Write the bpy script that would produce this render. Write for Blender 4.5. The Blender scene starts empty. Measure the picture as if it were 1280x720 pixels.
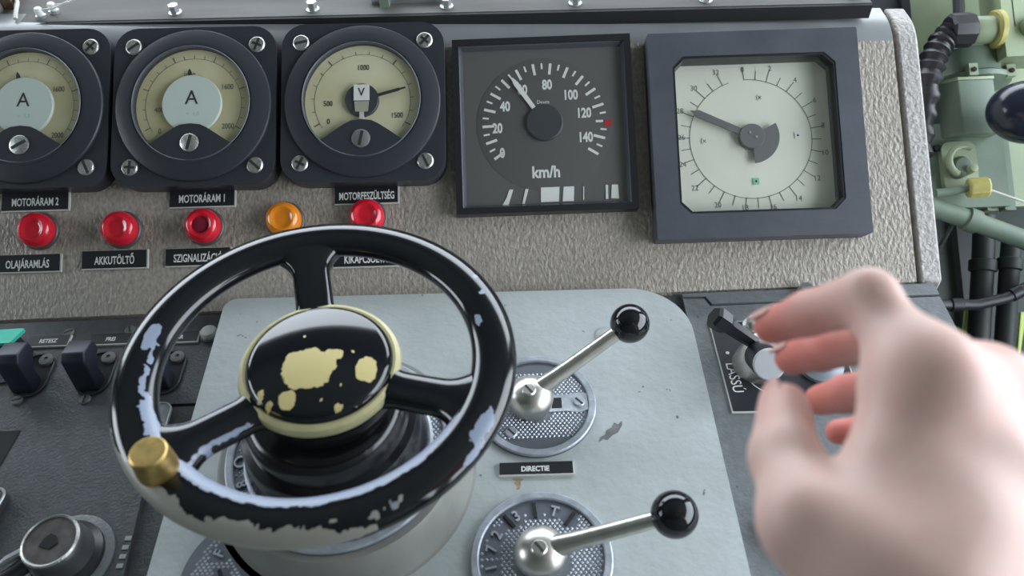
import bpy, bmesh, math, random
import numpy as np
from mathutils import Vector, Matrix, noise
random.seed(7)
sc = bpy.context.scene
COL = sc.collection
PI = math.pi
# ------------------------------------------------------------------ camera
cam_d = bpy.data.cameras.new('camera'); cam = bpy.data.objects.new('camera', cam_d); COL.objects.link(cam)
cR = Vector((0.99911254, -0.02784405, -0.03160435)); cU = Vector((0.04187522, 0.7374653, 0.6740856)); cF = Vector((-0.00453784, 0.67481081, -0.73797681))
cam.matrix_world = Matrix(((cR.x, cU.x, -cF.x, -0.0048), (cR.y, cU.y, -cF.y, -0.4257), (cR.z, cU.z, -cF.z, 0.4782), (0, 0, 0, 1)))
cam_d.sensor_width = 36; cam_d.lens = 1000 / 1280 * 36; cam_d.clip_start = 0.01; cam_d.clip_end = 60
cam_d.dof.use_dof = True; cam_d.dof.focus_distance = 0.60; cam_d.dof.aperture_fstop = 7.0
sc.camera = cam
# ------------------------------------------------------------------ daylight and exposure
world = bpy.data.worlds.new('overcast_sky'); sc.world = world; world.use_nodes = True
wn = world.node_tree.nodes; wl = world.node_tree.links
bg = wn['Background']; bg.inputs['Color'].default_value = (0.83, 0.915, 1.0, 1); bg.inputs['Strength'].default_value = 3.6
vs = sc.view_settings
vs.view_transform = 'Standard'; vs.look = 'None'; vs.gamma = 1; vs.use_curve_mapping = False; vs.exposure = 1.05
def portal(name, loc, rot, sx, sy):
    l = bpy.data.lights.new(name, 'AREA'); l.shape = 'RECTANGLE'; l.size = sx; l.size_y = sy
    l.cycles.is_portal = True
    o = bpy.data.objects.new(name, l); COL.objects.link(o); o.location = loc; o.rotation_euler = rot
portal('windscreen_daylight', (-0.3, 0.60, 0.45), (-PI/2, 0, 0), 2.3, 0.38)
portal('side_window_daylight', (1.02, -0.35, 0.48), (0, PI/2, 0), 0.84, 1.7)
portal('far_window_daylight', (-1.67, -0.05, 0.5), (0, -PI/2, 0), 0.50, 0.9)
# ------------------------------------------------------------------ materials
MATS = {}
def mat(name, col, rough=0.5, metal=0.0, bump=0.0, bscale=200.0, var=0.0, vscale=40.0, col2=None, coat=0.0, sss=0.0, trans=0.0, spec=0.5, chips=None, bdist=0.001, stretch=None):
    if name in MATS: return MATS[name]
    m = bpy.data.materials.new(name); m.use_nodes = True; MATS[name] = m
    nt = m.node_tree; n = nt.nodes; l = nt.links; p = n['Principled BSDF']
    p.inputs['Base Color'].default_value = (*col, 1); p.inputs['Roughness'].default_value = rough; p.inputs['Metallic'].default_value = metal
    p.inputs['Specular IOR Level'].default_value = spec
    if coat: p.inputs['Coat Weight'].default_value = coat; p.inputs['Coat Roughness'].default_value = 0.06
    if trans: p.inputs['Transmission Weight'].default_value = trans
    if sss:
        p.inputs['Subsurface Weight'].default_value = sss; p.inputs['Subsurface Radius'].default_value = (0.008, 0.003, 0.0015); p.inputs['Subsurface Scale'].default_value = 1.0
    tc = n.new('ShaderNodeTexCoord'); src = tc.outputs['Object']
    if stretch:
        mp = n.new('ShaderNodeMapping'); mp.inputs['Scale'].default_value = stretch; l.new(src, mp.inputs['Vector']); src = mp.outputs['Vector']
    out = None
    if var or col2:
        t = n.new('ShaderNodeTexNoise'); t.inputs['Scale'].default_value = vscale; t.inputs['Detail'].default_value = 6; l.new(src, t.inputs['Vector'])
        r = n.new('ShaderNodeValToRGB'); r.color_ramp.elements[0].position = 0.32; r.color_ramp.elements[1].position = 0.68
        a = tuple(c * (1 - var) for c in col); b = col2 if col2 else tuple(min(1, c * (1 + var)) for c in col)
        r.color_ramp.elements[0].color = (*a, 1); r.color_ramp.elements[1].color = (*b, 1)
        l.new(t.outputs['Fac'], r.inputs['Fac']); out = r.outputs['Color']
        l.new(out, p.inputs['Base Color'])
    if chips:
        ccol, cscale, thr = chips
        t = n.new('ShaderNodeTexNoise'); t.inputs['Scale'].default_value = cscale; t.inputs['Detail'].default_value = 3; l.new(src, t.inputs['Vector'])
        r = n.new('ShaderNodeValToRGB'); r.color_ramp.elements[0].position = thr; r.color_ramp.elements[1].position = thr + 0.025
        r.color_ramp.elements[0].color = (0, 0, 0, 1); r.color_ramp.elements[1].color = (1, 1, 1, 1); l.new(t.outputs['Fac'], r.inputs['Fac'])
        mx = n.new('ShaderNodeMix'); mx.data_type = 'RGBA'
        l.new(r.outputs['Color'], mx.inputs['Factor'])
        if out: l.new(out, mx.inputs['A'])
        else: mx.inputs['A'].default_value = (*col, 1)
        mx.inputs['B'].default_value = (*ccol, 1); out = mx.outputs['Result']; l.new(out, p.inputs['Base Color'])
    if bump:
        t = n.new('ShaderNodeTexNoise'); t.inputs['Scale'].default_value = bscale; t.inputs['Detail'].default_value = 3; l.new(src, t.inputs['Vector'])
        b = n.new('ShaderNodeBump'); b.inputs['Strength'].default_value = bump; b.inputs['Distance'].default_value = bdist
        l.new(t.outputs['Fac'], b.inputs['Height']); l.new(b.outputs['Normal'], p.inputs['Normal'])
    return m
def wear_mat(name, base, layers, rough=0.12, nscale=500.0):
    """paint with worn patches; each layer is a per-vertex attribute of the paint loss and the colour laid bare"""
    m = bpy.data.materials.new(name); m.use_nodes = True; nt = m.node_tree; n = nt.nodes; l = nt.links; p = n['Principled BSDF']
    p.inputs['Specular IOR Level'].default_value = 0.6
    tc = n.new('ShaderNodeTexCoord'); t = n.new('ShaderNodeTexNoise'); t.inputs['Scale'].default_value = nscale; t.inputs['Detail'].default_value = 4
    l.new(tc.outputs['Object'], t.inputs['Vector'])
    col = None; rg = None
    for an, c in layers:
        at = n.new('ShaderNodeAttribute'); at.attribute_name = an
        ad = n.new('ShaderNodeMath'); ad.operation = 'MULTIPLY_ADD'; ad.inputs[1].default_value = 0.45; l.new(t.outputs['Fac'], ad.inputs[0]); l.new(at.outputs['Fac'], ad.inputs[2])
        mr = n.new('ShaderNodeMapRange'); mr.inputs['From Min'].default_value = 0.69; mr.inputs['From Max'].default_value = 0.76; l.new(ad.outputs[0], mr.inputs['Value'])
        mx = n.new('ShaderNodeMix'); mx.data_type = 'RGBA'; l.new(mr.outputs['Result'], mx.inputs['Factor'])
        if col is None: mx.inputs['A'].default_value = (*base, 1)
        else: l.new(col, mx.inputs['A'])
        mx.inputs['B'].default_value = (*c, 1); col = mx.outputs['Result']
        mf = n.new('ShaderNodeMix'); mf.data_type = 'FLOAT'; l.new(mr.outputs['Result'], mf.inputs['Factor'])
        if rg is None: mf.inputs['A'].default_value = rough
        else: l.new(rg, mf.inputs['A'])
        mf.inputs['B'].default_value = 0.38; rg = mf.outputs['Result']
    l.new(col, p.inputs['Base Color']); l.new(rg, p.inputs['Roughness'])
    return m
def glass_mat(name='gauge_glass'):
    if name in MATS: return MATS[name]
    m = bpy.data.materials.new(name); m.use_nodes = True; nt = m.node_tree; n = nt.nodes; l = nt.links
    n.remove(n['Principled BSDF']); o = n['Material Output']
    tr = n.new('ShaderNodeBsdfTransparent'); gl = n.new('ShaderNodeBsdfGlossy'); gl.inputs['Roughness'].default_value = 0.03
    lw = n.new('ShaderNodeLayerWeight'); pw = n.new('ShaderNodeMath'); pw.operation = 'POWER'; pw.inputs[1].default_value = 4.0; l.new(lw.outputs['Facing'], pw.inputs[0])
    fr = n.new('ShaderNodeMath'); fr.operation = 'MULTIPLY_ADD'; fr.inputs[1].default_value = 0.9; fr.inputs[2].default_value = 0.045; l.new(pw.outputs[0], fr.inputs[0]); mx = n.new('ShaderNodeMixShader')
    l.new(fr.outputs[0], mx.inputs[0]); l.new(tr.outputs[0], mx.inputs[1]); l.new(gl.outputs[0], mx.inputs[2]); l.new(mx.outputs[0], o.inputs['Surface'])
    MATS[name] = m; return m
M_panel = mat('hammered_grey_paint', (0.36, 0.318, 0.272), 0.36, bump=0.7, bscale=260, var=0.22, vscale=300, bdist=0.0022, stretch=(1.5, 0.75, 1.0))
M_cap = mat('hammered_pale_paint', (0.43, 0.40, 0.38), 0.45, bump=0.8, bscale=260, var=0.16, vscale=200, bdist=0.0018)
M_ledge = mat('ledge_grey_paint', (0.17, 0.165, 0.158), 0.75, spec=0.15, bump=0.1, bscale=120, var=0.25, vscale=12, stretch=(0.4, 3, 1))
M_black = mat('black_paint', (0.016, 0.017, 0.02), 0.35)
M_seam = mat('dark_gap', (0.012, 0.012, 0.013), 0.8)
M_bezel = mat('navy_black_bakelite', (0.034, 0.036, 0.046), 0.38, bump=0.1, bscale=300)
M_frame = mat('slate_blue_frame', (0.072, 0.078, 0.096), 0.42, bump=0.1, bscale=250, var=0.15, vscale=30)
M_cream = mat('aged_cream_dial', (0.62, 0.54, 0.30), 0.55, col2=(0.74, 0.68, 0.44), vscale=28)
M_cream2 = mat('pale_cream_dial', (0.66, 0.60, 0.37), 0.55, col2=(0.76, 0.72, 0.50), vscale=28)
M_ivory = mat('ivory_dial', (0.80, 0.81, 0.69), 0.6, var=0.04, vscale=15)
M_sticker = mat('white_disc', (0.66, 0.74, 0.68), 0.4)
M_white = mat('white_print', (0.78, 0.78, 0.75), 0.5)
M_wcore = mat('pale_plate_core', (0.62, 0.61, 0.57), 0.5)
M_ink = mat('black_ink', (0.03, 0.03, 0.028), 0.6)
M_ink2 = mat('grey_ink', (0.14, 0.15, 0.14), 0.6)
M_redp = mat('red_print', (0.45, 0.03, 0.04), 0.5)
M_spface = mat('glass_lifted_dial', (0.12, 0.115, 0.108), 0.5)  # dial grey raised to include the lift of the glass reflection
M_spface2 = mat('glass_lifted_disc', (0.105, 0.10, 0.095), 0.55)  # same reflection lift, a touch darker within the scale circle
M_hubgrey = mat('dark_grey_hub', (0.045, 0.048, 0.055), 0.5)
M_needle = mat('grey_needle', (0.15, 0.15, 0.15), 0.5)
M_screw = mat('nickel_screw', (0.55, 0.55, 0.52), 0.35, metal=0.85, bump=0.3, bscale=900, var=0.2, vscale=600)
M_chrome = mat('polished_metal', (0.70, 0.68, 0.63), 0.33, metal=1.0, bump=0.05, bscale=300, var=0.12, vscale=90)
M_alu = mat('brushed_metal', (0.72, 0.74, 0.76), 0.3, metal=0.9)
M_brass = mat('brass', (0.66, 0.46, 0.17), 0.42, metal=1.0, var=0.18, vscale=200)
M_red = mat('red_lens', (0.60, 0.008, 0.025), 0.18, coat=0.4, sss=0.0, col2=(0.72, 0.012, 0.035), vscale=60)
M_redd = mat('dark_red_bulb', (0.22, 0.01, 0.03), 0.3)
M_orange = mat('orange_lens', (0.80, 0.24, 0.01), 0.2, coat=0.4)
M_lampring = mat('lamp_collar', (0.10, 0.09, 0.09), 0.4)
M_cast = mat('pale_grey_casting', (0.44, 0.475, 0.475), 0.42, bump=0.55, bscale=130, var=0.08, vscale=18, chips=((0.14, 0.14, 0.14), 95, 0.715), bdist=0.001)
M_boss = mat('shaded_boss_grey', (0.225, 0.225, 0.205), 0.45, bump=0.25, bscale=90, var=0.10, vscale=30, chips=((0.12, 0.12, 0.11), 90, 0.735))  # boss grey darkened for the shade under the wheel
M_disc = mat('embossed_zinc', (0.42, 0.45, 0.50), 0.38, metal=0.35, bump=0.2, bscale=500, var=0.2, vscale=120)
M_discd = mat('embossed_zinc_ground', (0.13, 0.145, 0.17), 0.5, metal=0.2)
M_deskd = mat('charcoal_desk_paint', (0.070, 0.074, 0.080), 0.42, bump=0.4, bscale=480, var=0.15, vscale=150, chips=((0.16, 0.16, 0.16), 260, 0.73))
M_desk = mat('grey_desk_paint', (0.165, 0.175, 0.185), 0.42, bump=0.4, bscale=420, var=0.12, vscale=150, chips=((0.06, 0.06, 0.06), 160, 0.72))
M_blackgloss = mat('black_gloss', (0.007, 0.0075, 0.010), 0.10, spec=0.6)
M_boot = mat('black_gloss_column', (0.008, 0.008, 0.010), 0.20, spec=0.55)
M_ringc = mat('cream_ring_paint', (0.66, 0.60, 0.33), 0.4, var=0.1, vscale=90)
M_navy = mat('navy_plastic', (0.020, 0.024, 0.040), 0.42)
M_teal = mat('turquoise_plastic', (0.06, 0.62, 0.46), 0.4)
M_rust = mat('rust_streak', (0.30, 0.18, 0.09), 0.8, col2=(0.42, 0.36, 0.28), vscale=420)
M_green = mat('pale_green_paint', (0.31, 0.37, 0.235), 0.42, bump=0.15, bscale=120, var=0.16, vscale=14)
M_green2 = mat('sage_green_paint', (0.17, 0.225, 0.17), 0.45, bump=0.15, bscale=120, var=0.18, vscale=18)
M_green3 = mat('dark_green_paint', (0.065, 0.09, 0.07), 0.5, var=0.25, vscale=14)
M_void = mat('void_dark_paint', (0.022, 0.026, 0.026), 0.6, var=0.2, vscale=20)  # near-black that carries the dark of the gap beside the desk
M_hose = mat('black_rubber', (0.026, 0.024, 0.030), 0.42)
M_lime = mat('lime_gap_light', (0.55, 0.68, 0.16), 0.6)  # light through gaps, put into a lime colour
M_yel = mat('dull_yellow_paint', (0.52, 0.46, 0.15), 0.5, var=0.2, vscale=80)
M_cabin = mat('cab_lining', (0.10, 0.115, 0.10), 0.7)
M_floor = mat('dark_floor_lino', (0.05, 0.05, 0.05), 0.6, var=0.3, vscale=6)
# ------------------------------------------------------------------ mesh helpers
class G:
    def __init__(s): s.bm = bmesh.new()
    def _bev(s, faces, bev, seg, ang=0.5):
        if bev <= 0: return
        es = {e for f in faces for e in f.edges if len(e.link_faces) == 2 and e.calc_face_angle(0) > ang}
        bmesh.ops.bevel(s.bm, geom=list(es), offset=bev, segments=seg, affect='EDGES', profile=0.5, clamp_overlap=True)
    def box(s, x0, x1, y0, y1, z0, z1, bev=0, seg=2, rot=None):
        return s.prism([(x0, y0), (x1, y0), (x1, y1), (x0, y1)], z0, z1, bev, seg, rot)
    def prism(s, pts, z0, z1, bev=0, seg=2, rot=None, top=None):
        n = len(pts); tp = top or pts
        a = [s.bm.verts.new((p[0], p[1], z0)) for p in pts]; b = [s.bm.verts.new((p[0], p[1], z1)) for p in tp]
        fs = [s.bm.faces.new(a[::-1]), s.bm.faces.new(b)]
        for i in range(n): fs.append(s.bm.faces.new((a[i], a[(i+1) % n], b[(i+1) % n], b[i])))
        if rot is not None: bmesh.ops.transform(s.bm, matrix=rot, verts=a + b)
        s._bev(fs, bev, seg); return s
    def ring(s, outer, inner, z0, z1, zin=None, bev=0, seg=2):
        n = len(outer); zi = z1 if zin is None else zin
        o0 = [s.bm.verts.new((*p, z0)) for p in outer]; o1 = [s.bm.verts.new((*p, z1)) for p in outer]
        i0 = [s.bm.verts.new((*p, z0)) for p in inner]; i1 = [s.bm.verts.new((*p, zi)) for p in inner]
        fs = []
        for i in range(n):
            j = (i+1) % n
            fs += [s.bm.faces.new((o0[i], o0[j], o1[j], o1[i])), s.bm.faces.new((o1[i], o1[j], i1[j], i1[i])),
                   s.bm.faces.new((i1[i], i1[j], i0[j], i0[i])), s.bm.faces.new((i0[i], i0[j], o0[j], o0[i]))]
        s._bev(fs, bev, seg); return s
    def lathe(s, prof, seg=48, c=(0, 0, 0), M=None):
        rings = []; new = []
        for r, z in prof:
            if r < 1e-7: v = [s.bm.verts.new((c[0], c[1], c[2]+z))]
            else: v = [s.bm.verts.new((c[0]+r*math.cos(2*PI*k/seg), c[1]+r*math.sin(2*PI*k/seg), c[2]+z)) for k in range(seg)]
            rings.append(v); new += v
        for a, b in zip(rings[:-1], rings[1:]):
            for k in range(seg):
                j = (k+1) % seg
                q = [a[k % len(a)], a[j % len(a)], b[j % len(b)], b[k % len(b)]]
                q2 = []
                for v in q:
                    if v not in q2: q2.append(v)
                if len(q2) >= 3:
                    try: s.bm.faces.new(q2)
                    except ValueError: pass
        if M is not None: bmesh.ops.transform(s.bm, matrix=M, verts=new)
        return s
    def tube(s, pts, rad, seg=12, closed=False, cap=True):
        P = [Vector(p) for p in pts]; n = len(P); R = rad if isinstance(rad, (list, tuple)) else [rad]*n
        up = None; rings = []
        for i in range(n):
            t = (P[(i+1) % n]-P[i-1]) if closed else (P[min(i+1, n-1)]-P[max(i-1, 0)])
            t.normalize()
            if up is None: up = Vector((0, 0, 1)) if abs(t.z) < 0.9 else Vector((1, 0, 0))
            x = up.cross(t).normalized(); up = t.cross(x).normalized()
            rings.append([s.bm.verts.new(P[i]+R[i]*(math.cos(2*PI*k/seg)*x+math.sin(2*PI*k/seg)*up)) for k in range(seg)])
        for i in range(n if closed else n-1):
            a, b = rings[i], rings[(i+1) % n]
            for k in range(seg):
                j = (k+1) % seg; s.bm.faces.new((a[k], a[j], b[j], b[k]))
        if cap and not closed: s.bm.faces.new(rings[0][::-1]); s.bm.faces.new(rings[-1])
        return s
    def sphere(s, c, r, u=32, v=20, M=None):
        pr = [(r*math.sin(PI*k/v) if 0 < k < v else 0, -r*math.cos(PI*k/v)) for k in range(v+1)]
        MM = Matrix.Translation(Vector(c)) @ (M if M is not None else Matrix())
        return s.lathe(pr, u, (0, 0, 0), MM)
    def text(s, body, size, x, y, z, rot=0, sx=1.0, bold=0.0, ext=0.0):
        cu = bpy.data.curves.new('t', 'FONT'); cu.body = body; cu.size = size; cu.align_x = 'CENTER'; cu.align_y = 'CENTER'
        cu.offset = bold; cu.extrude = ext; cu.resolution_u = 3
        o = bpy.data.objects.new('t', cu); COL.objects.link(o); bpy.context.view_layer.update()
        me = bpy.data.meshes.new_from_object(o.evaluated_get(bpy.context.evaluated_depsgraph_get()))
        bpy.data.objects.remove(o); bpy.data.curves.remove(cu)
        nb = len(s.bm.verts); s.bm.from_mesh(me); s.bm.verts.ensure_lookup_table()
        vs_ = [s.bm.verts[i] for i in range(nb, len(s.bm.verts))]
        bmesh.ops.transform(s.bm, matrix=Matrix.Translation((x, y, z)) @ Matrix.Rotation(rot, 4, 'Z') @ Matrix.Diagonal((sx, 1, 1, 1)), verts=vs_)
        bpy.data.meshes.remove(me); return s
    def quad(s, a, b, c, d):
        s.bm.faces.new([s.bm.verts.new(p) for p in (a, b, c, d)]); return s
    def bar(s, x, y, ang, r0, r1, w, z):           # flat printed tick along direction ang (clockwise from up)
        dx, dy = math.sin(ang), math.cos(ang); px, py = dy*w/2, -dx*w/2
        return s.quad((x+dx*r0-px, y+dy*r0-py, z), (x+dx*r0+px, y+dy*r0+py, z), (x+dx*r1+px, y+dy*r1+py, z), (x+dx*r1-px, y+dy*r1-py, z))
def obj(name, g, m, parent=None, loc=None, rot=None, smooth=0.6, recalc=True):
    bm = g.bm
    if recalc: bmesh.ops.recalc_face_normals(bm, faces=bm.faces)
    me = bpy.data.meshes.new(name); bm.to_mesh(me); bm.free()
    for p in me.polygons: p.use_smooth = True
    me.set_sharp_from_angle(angle=smooth)
    me.materials.append(m)
    o = bpy.data.objects.new(name, me); COL.objects.link(o)
    if parent: o.parent = parent
    if loc: o.location = loc
    if rot: o.rotation_euler = rot
    return o
def tag(o, label=None, cat=None, group=None, kind=None):
    if label: o['label'] = label
    if cat: o['category'] = cat
    if group: o['group'] = group
    if kind: o['kind'] = kind
    return o
TH = math.radians(36.06); CT, ST = math.cos(TH), math.sin(TH)
def pan(u, v, h=0): return (u, v*CT-h*ST, v*ST+h*CT)
def thing(name, label, cat, loc=(0, 0, 0), rot=(0, 0, 0), group=None):
    o = bpy.data.objects.new(name, None); COL.objects.link(o); o.location = loc; o.rotation_euler = rot; o.empty_display_size = 0.02
    return tag(o, label, cat, group)
def pthing(name, label, cat, u, v, group=None, rz=0.0):
    o = thing(name, label, cat, pan(u, v), (0, 0, 0), group)
    o.rotation_euler = (Matrix.Rotation(TH, 3, 'X') @ Matrix.Rotation(rz, 3, 'Z')).to_euler()
    return o
def rrect(w, h, r, n=6, cx=0, cy=0):
    out = []
    for sx, sy, a0 in ((1, 1, 0), (-1, 1, 90), (-1, -1, 180), (1, -1, 270)):
        for k in range(n+1):
            a = math.radians(a0+90*k/n); out.append((cx+sx*(w/2-r)+r*math.cos(a), cy+sy*(h/2-r)+r*math.sin(a)))
    return out
def circ(r, n=48, cx=0, cy=0, a0=0): return [(cx+r*math.cos(a0+2*PI*k/n), cy+r*math.sin(a0+2*PI*k/n)) for k in range(n)]
def align(a, b):      # matrix taking local z to the direction a->b, origin at a
    d = (Vector(b)-Vector(a)).normalized(); return Matrix.Translation(Vector(a)) @ d.to_track_quat('Z', 'Y').to_matrix().to_4x4()
def screw_parts(parent, x, y, z, r=0.0062, name='screw', slot_ang=0.7, cross=False, m=None):
    o = obj(name, G().lathe([(r, 0), (r, 0.0008), (r*0.85, 0.0016), (0, 0.0018)], 20), m or M_screw, parent, (x, y, z))
    g = G(); w = r*0.16
    g.box(-r*0.8, r*0.8, -w, w, 0.0015, 0.00192)
    if cross: g.box(-w, w, -r*0.6, r*0.6, 0.0015, 0.00192)
    obj('screw_slot', g, M_ink, o, rot=(0, 0, slot_ang)); return o
# ------------------------------------------------------------------ setting: cab shell
def struct(name, g, m, label=None):
    o = obj(name, g, m); o['kind'] = 'structure'
    if label: o['label'] = label
    return o
struct('floor', G().box(-1.75, 1.1, -1.35, 0.68, -0.85, -0.80), M_floor, 'dark lino floor of the driving cab')
struct('ceiling', G().box(-1.75, 1.1, -1.35, 0.68, 1.0, 1.04), M_cabin, 'dull green cab ceiling')
struct('wall_back', G().box(-1.75, 1.1, -1.35, -1.30, -0.80, 1.0), M_cabin, 'dull green rear wall of the cab')
g = G(); g.box(-1.75, -1.68, -1.30, 0.62, -0.80, 0.25); g.box(-1.75, -1.68, -1.30, 0.62, 0.75, 1.0); g.box(-1.75, -1.68, -1.30, -0.5, 0.25, 0.75); g.box(-1.75, -1.68, 0.40, 0.62, 0.25, 0.75)
struct('wall_left', g, M_cabin, 'far side wall of the cab with a window opening')
g = G(); g.box(1.03, 1.1, -1.30, 0.62, -0.80, 0.06); g.box(1.03, 1.1, -1.30, 0.62, 0.90, 1.0); g.box(1.03, 1.1, -1.30, -1.2, 0.06, 0.90); g.box(1.03, 1.1, 0.50, 0.62, 0.06, 0.90)
struct('wall_right', g, M_green3, 'green side wall of the cab with a window opening')
g = G(); g.box(-1.75, 1.1, 0.62, 0.68, -0.80, 0.26); g.box(-1.75, 1.1, 0.62, 0.68, 0.64, 1.0); g.box(-1.75, -1.45, 0.62, 0.68, 0.26, 0.64); g.box(0.85, 1.1, 0.62, 0.68, 0.26, 0.64)
struct('wall_front', g, M_green3, 'green front wall of the cab below the windscreen')
# ------------------------------------------------------------------ instrument panel
t = thing('instrument_panel', 'long grey hammered-metal instrument panel carrying the gauges', 'panel')
def panel_profile(x, shear):
    pts = [(-0.0, -0.002)]
    vt = 0.213-0.0385*x*shear
    for v in (0.0, 0.1, vt-0.02, vt): pts.append((v*CT, v*ST))
    y, z = pts[-1]
    for k in range(1, 9):                      # rounded roll-over to the level top
        a = TH*(1-k/8); y += 0.0036*math.cos(a); z += 0.0036*math.sin(a); pts.append((y, z))
    pts += [(y+0.012, z), (y+0.012, -0.06), (0.0, -0.06)]
    return pts
def extrude_prof(xs, shear=1.0):
    g = G(); rows = []
    for x in xs: rows.append([g.bm.verts.new((x, *p)) for p in panel_profile(x, shear)])
    for a, b in zip(rows[:-1], rows[1:]):
        for k in range(len(a)): g.bm.faces.new((a[k], a[(k+1) % len(a)], b[(k+1) % len(b)], b[k]))
    g.bm.faces.new(rows[0]); g.bm.faces.new(rows[-1][::-1]); return g
o = obj('panel_face', extrude_prof([-0.75, -0.4, 0.0, 0.3155]), M_panel, t, smooth=0.35)
o.data.materials.append(mat('smooth_grey_edge_paint', (0.30, 0.31, 0.32), 0.28, bump=0.1, bscale=60, var=0.1, vscale=20))
for p_ in o.data.polygons:
    c_ = p_.center
    if p_.normal.z > 0.815 and c_.z > 0.08 and abs(p_.normal.x) < 0.3: p_.material_index = 1
o = obj('end_cap', extrude_prof([0.3190, 0.336]), M_cap, t, smooth=0.35)
bv = o.modifiers.new('edge', 'BEVEL'); bv.width = 0.003; bv.segments = 3; bv.limit_method = 'ANGLE'
obj('seam_filler', G().prism([(0.3155, 0.001), (0.319, 0.001), (0.319, 0.18), (0.3155, 0.18)], -0.05, -0.045), M_seam, t)
# ------------------------------------------------------------------ ledge behind the panel
RZ = -0.0402
t = thing('windscreen_ledge', 'grey metal ledge along the top behind the instrument panel', 'ledge', (0, 0.1895, 0.1425), (0, 0, RZ))
obj('ledge_plate', G().box(-0.8, 0.297, 0.004, 0.16, -0.012, 0.0, 0.0015), M_ledge, t)
obj('lip', G().box(-0.8, 0.297, 0.0005, 0.0035, -0.012, -0.0005, 0.0008), M_seam, t)
for x in (-0.285, -0.167, -0.0535, 0.0545, 0.163, 0.284):
    b = obj('bolt', G().prism(circ(0.0042, 6), 0, 0.0075, 0.0006), M_alu, t, (x, 0.0135, 0))
    obj('washer', G().lathe([(0.0055, 0), (0.0055, 0.001), (0, 0.001)], 16), M_screw, b)
def ledge_pt(x, y, z=0): return Vector((0, 0.1895, 0.1425)) + Matrix.Rotation(RZ, 3, 'Z') @ Vector((x, y, z))
t = thing('clamp_bracket', 'pale green clamp block with a long metal tab on the ledge', 'clamp', ledge_pt(-0.098, 0.024), (0, 0, RZ))
obj('tab', G().box(-0.020, 0.040, -0.003, 0.010, 0, 0.005, 0.001), M_alu, t)
obj('clamp_block', G().prism(rrect(0.014, 0.012, 0.002), 0.0052, 0.014, 0.001, rot=Matrix.Rotation(0.5, 4, 'Z')), M_green, t)
obj('wing_nut', G().box(-0.012, -0.004, -0.010, 0.0, 0.0, 0.010, 0.001), M_green2, t)
for nm, lb, x, y in (('terminal_post', 'short white terminal post nearest the frayed wire on the ledge', -0.400, 0.011), ('terminal_post', 'white terminal post with a thin wire sticking out sideways', -0.392, 0.019)):
    t = thing(nm, lb, 'terminal', ledge_pt(x, y), (0, 0, RZ), 'terminal posts on the ledge')
    obj('post', G().lathe([(0.0032, 0), (0.0032, 0.008), (0.0026, 0.009), (0, 0.009)], 12), M_white, t)
    obj('collar', G().lathe([(0.0042, 0), (0.0042, 0.0025), (0.0032, 0.003)], 12), M_alu, t)
    if 'wire' in lb.split('with')[-1]: obj('wire', G().tube([(0.002, 0, 0.007), (0.012, 0.002, 0.007), (0.024, 0.008, 0.010)], 0.0008, 6), M_wcore, t)
p0 = ledge_pt(-0.42, 0.006)
o = obj('loose_cable', G().tube([p0+Vector(d) for d in ((0, 0, 0.002), (-0.001, 0.006, 0.004), (-0.004, 0.02, 0.006), (-0.010, 0.035, 0.010), (-0.014, 0.07, 0.008))], 0.0018, 8), M_wcore)
tag(o, 'loose cream cable running down onto the ledge at the far left', 'cable')
t = thing('cable_cover', 'brown and pink cable cover at the far left end of the ledge', 'cover', ledge_pt(-0.452, 0.02), (0, 0, RZ))
obj('cover_box', G().box(-0.03, 0.012, 0.0, 0.05, 0, 0.014, 0.002), mat('dusty_pink', (0.30, 0.25, 0.24), 0.6), t)
obj('cover_strip', G().box(0.013, 0.022, 0.006, 0.05, 0, 0.010, 0.001), mat('brown_wood', (0.14, 0.09, 0.05), 0.6), t)
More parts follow.
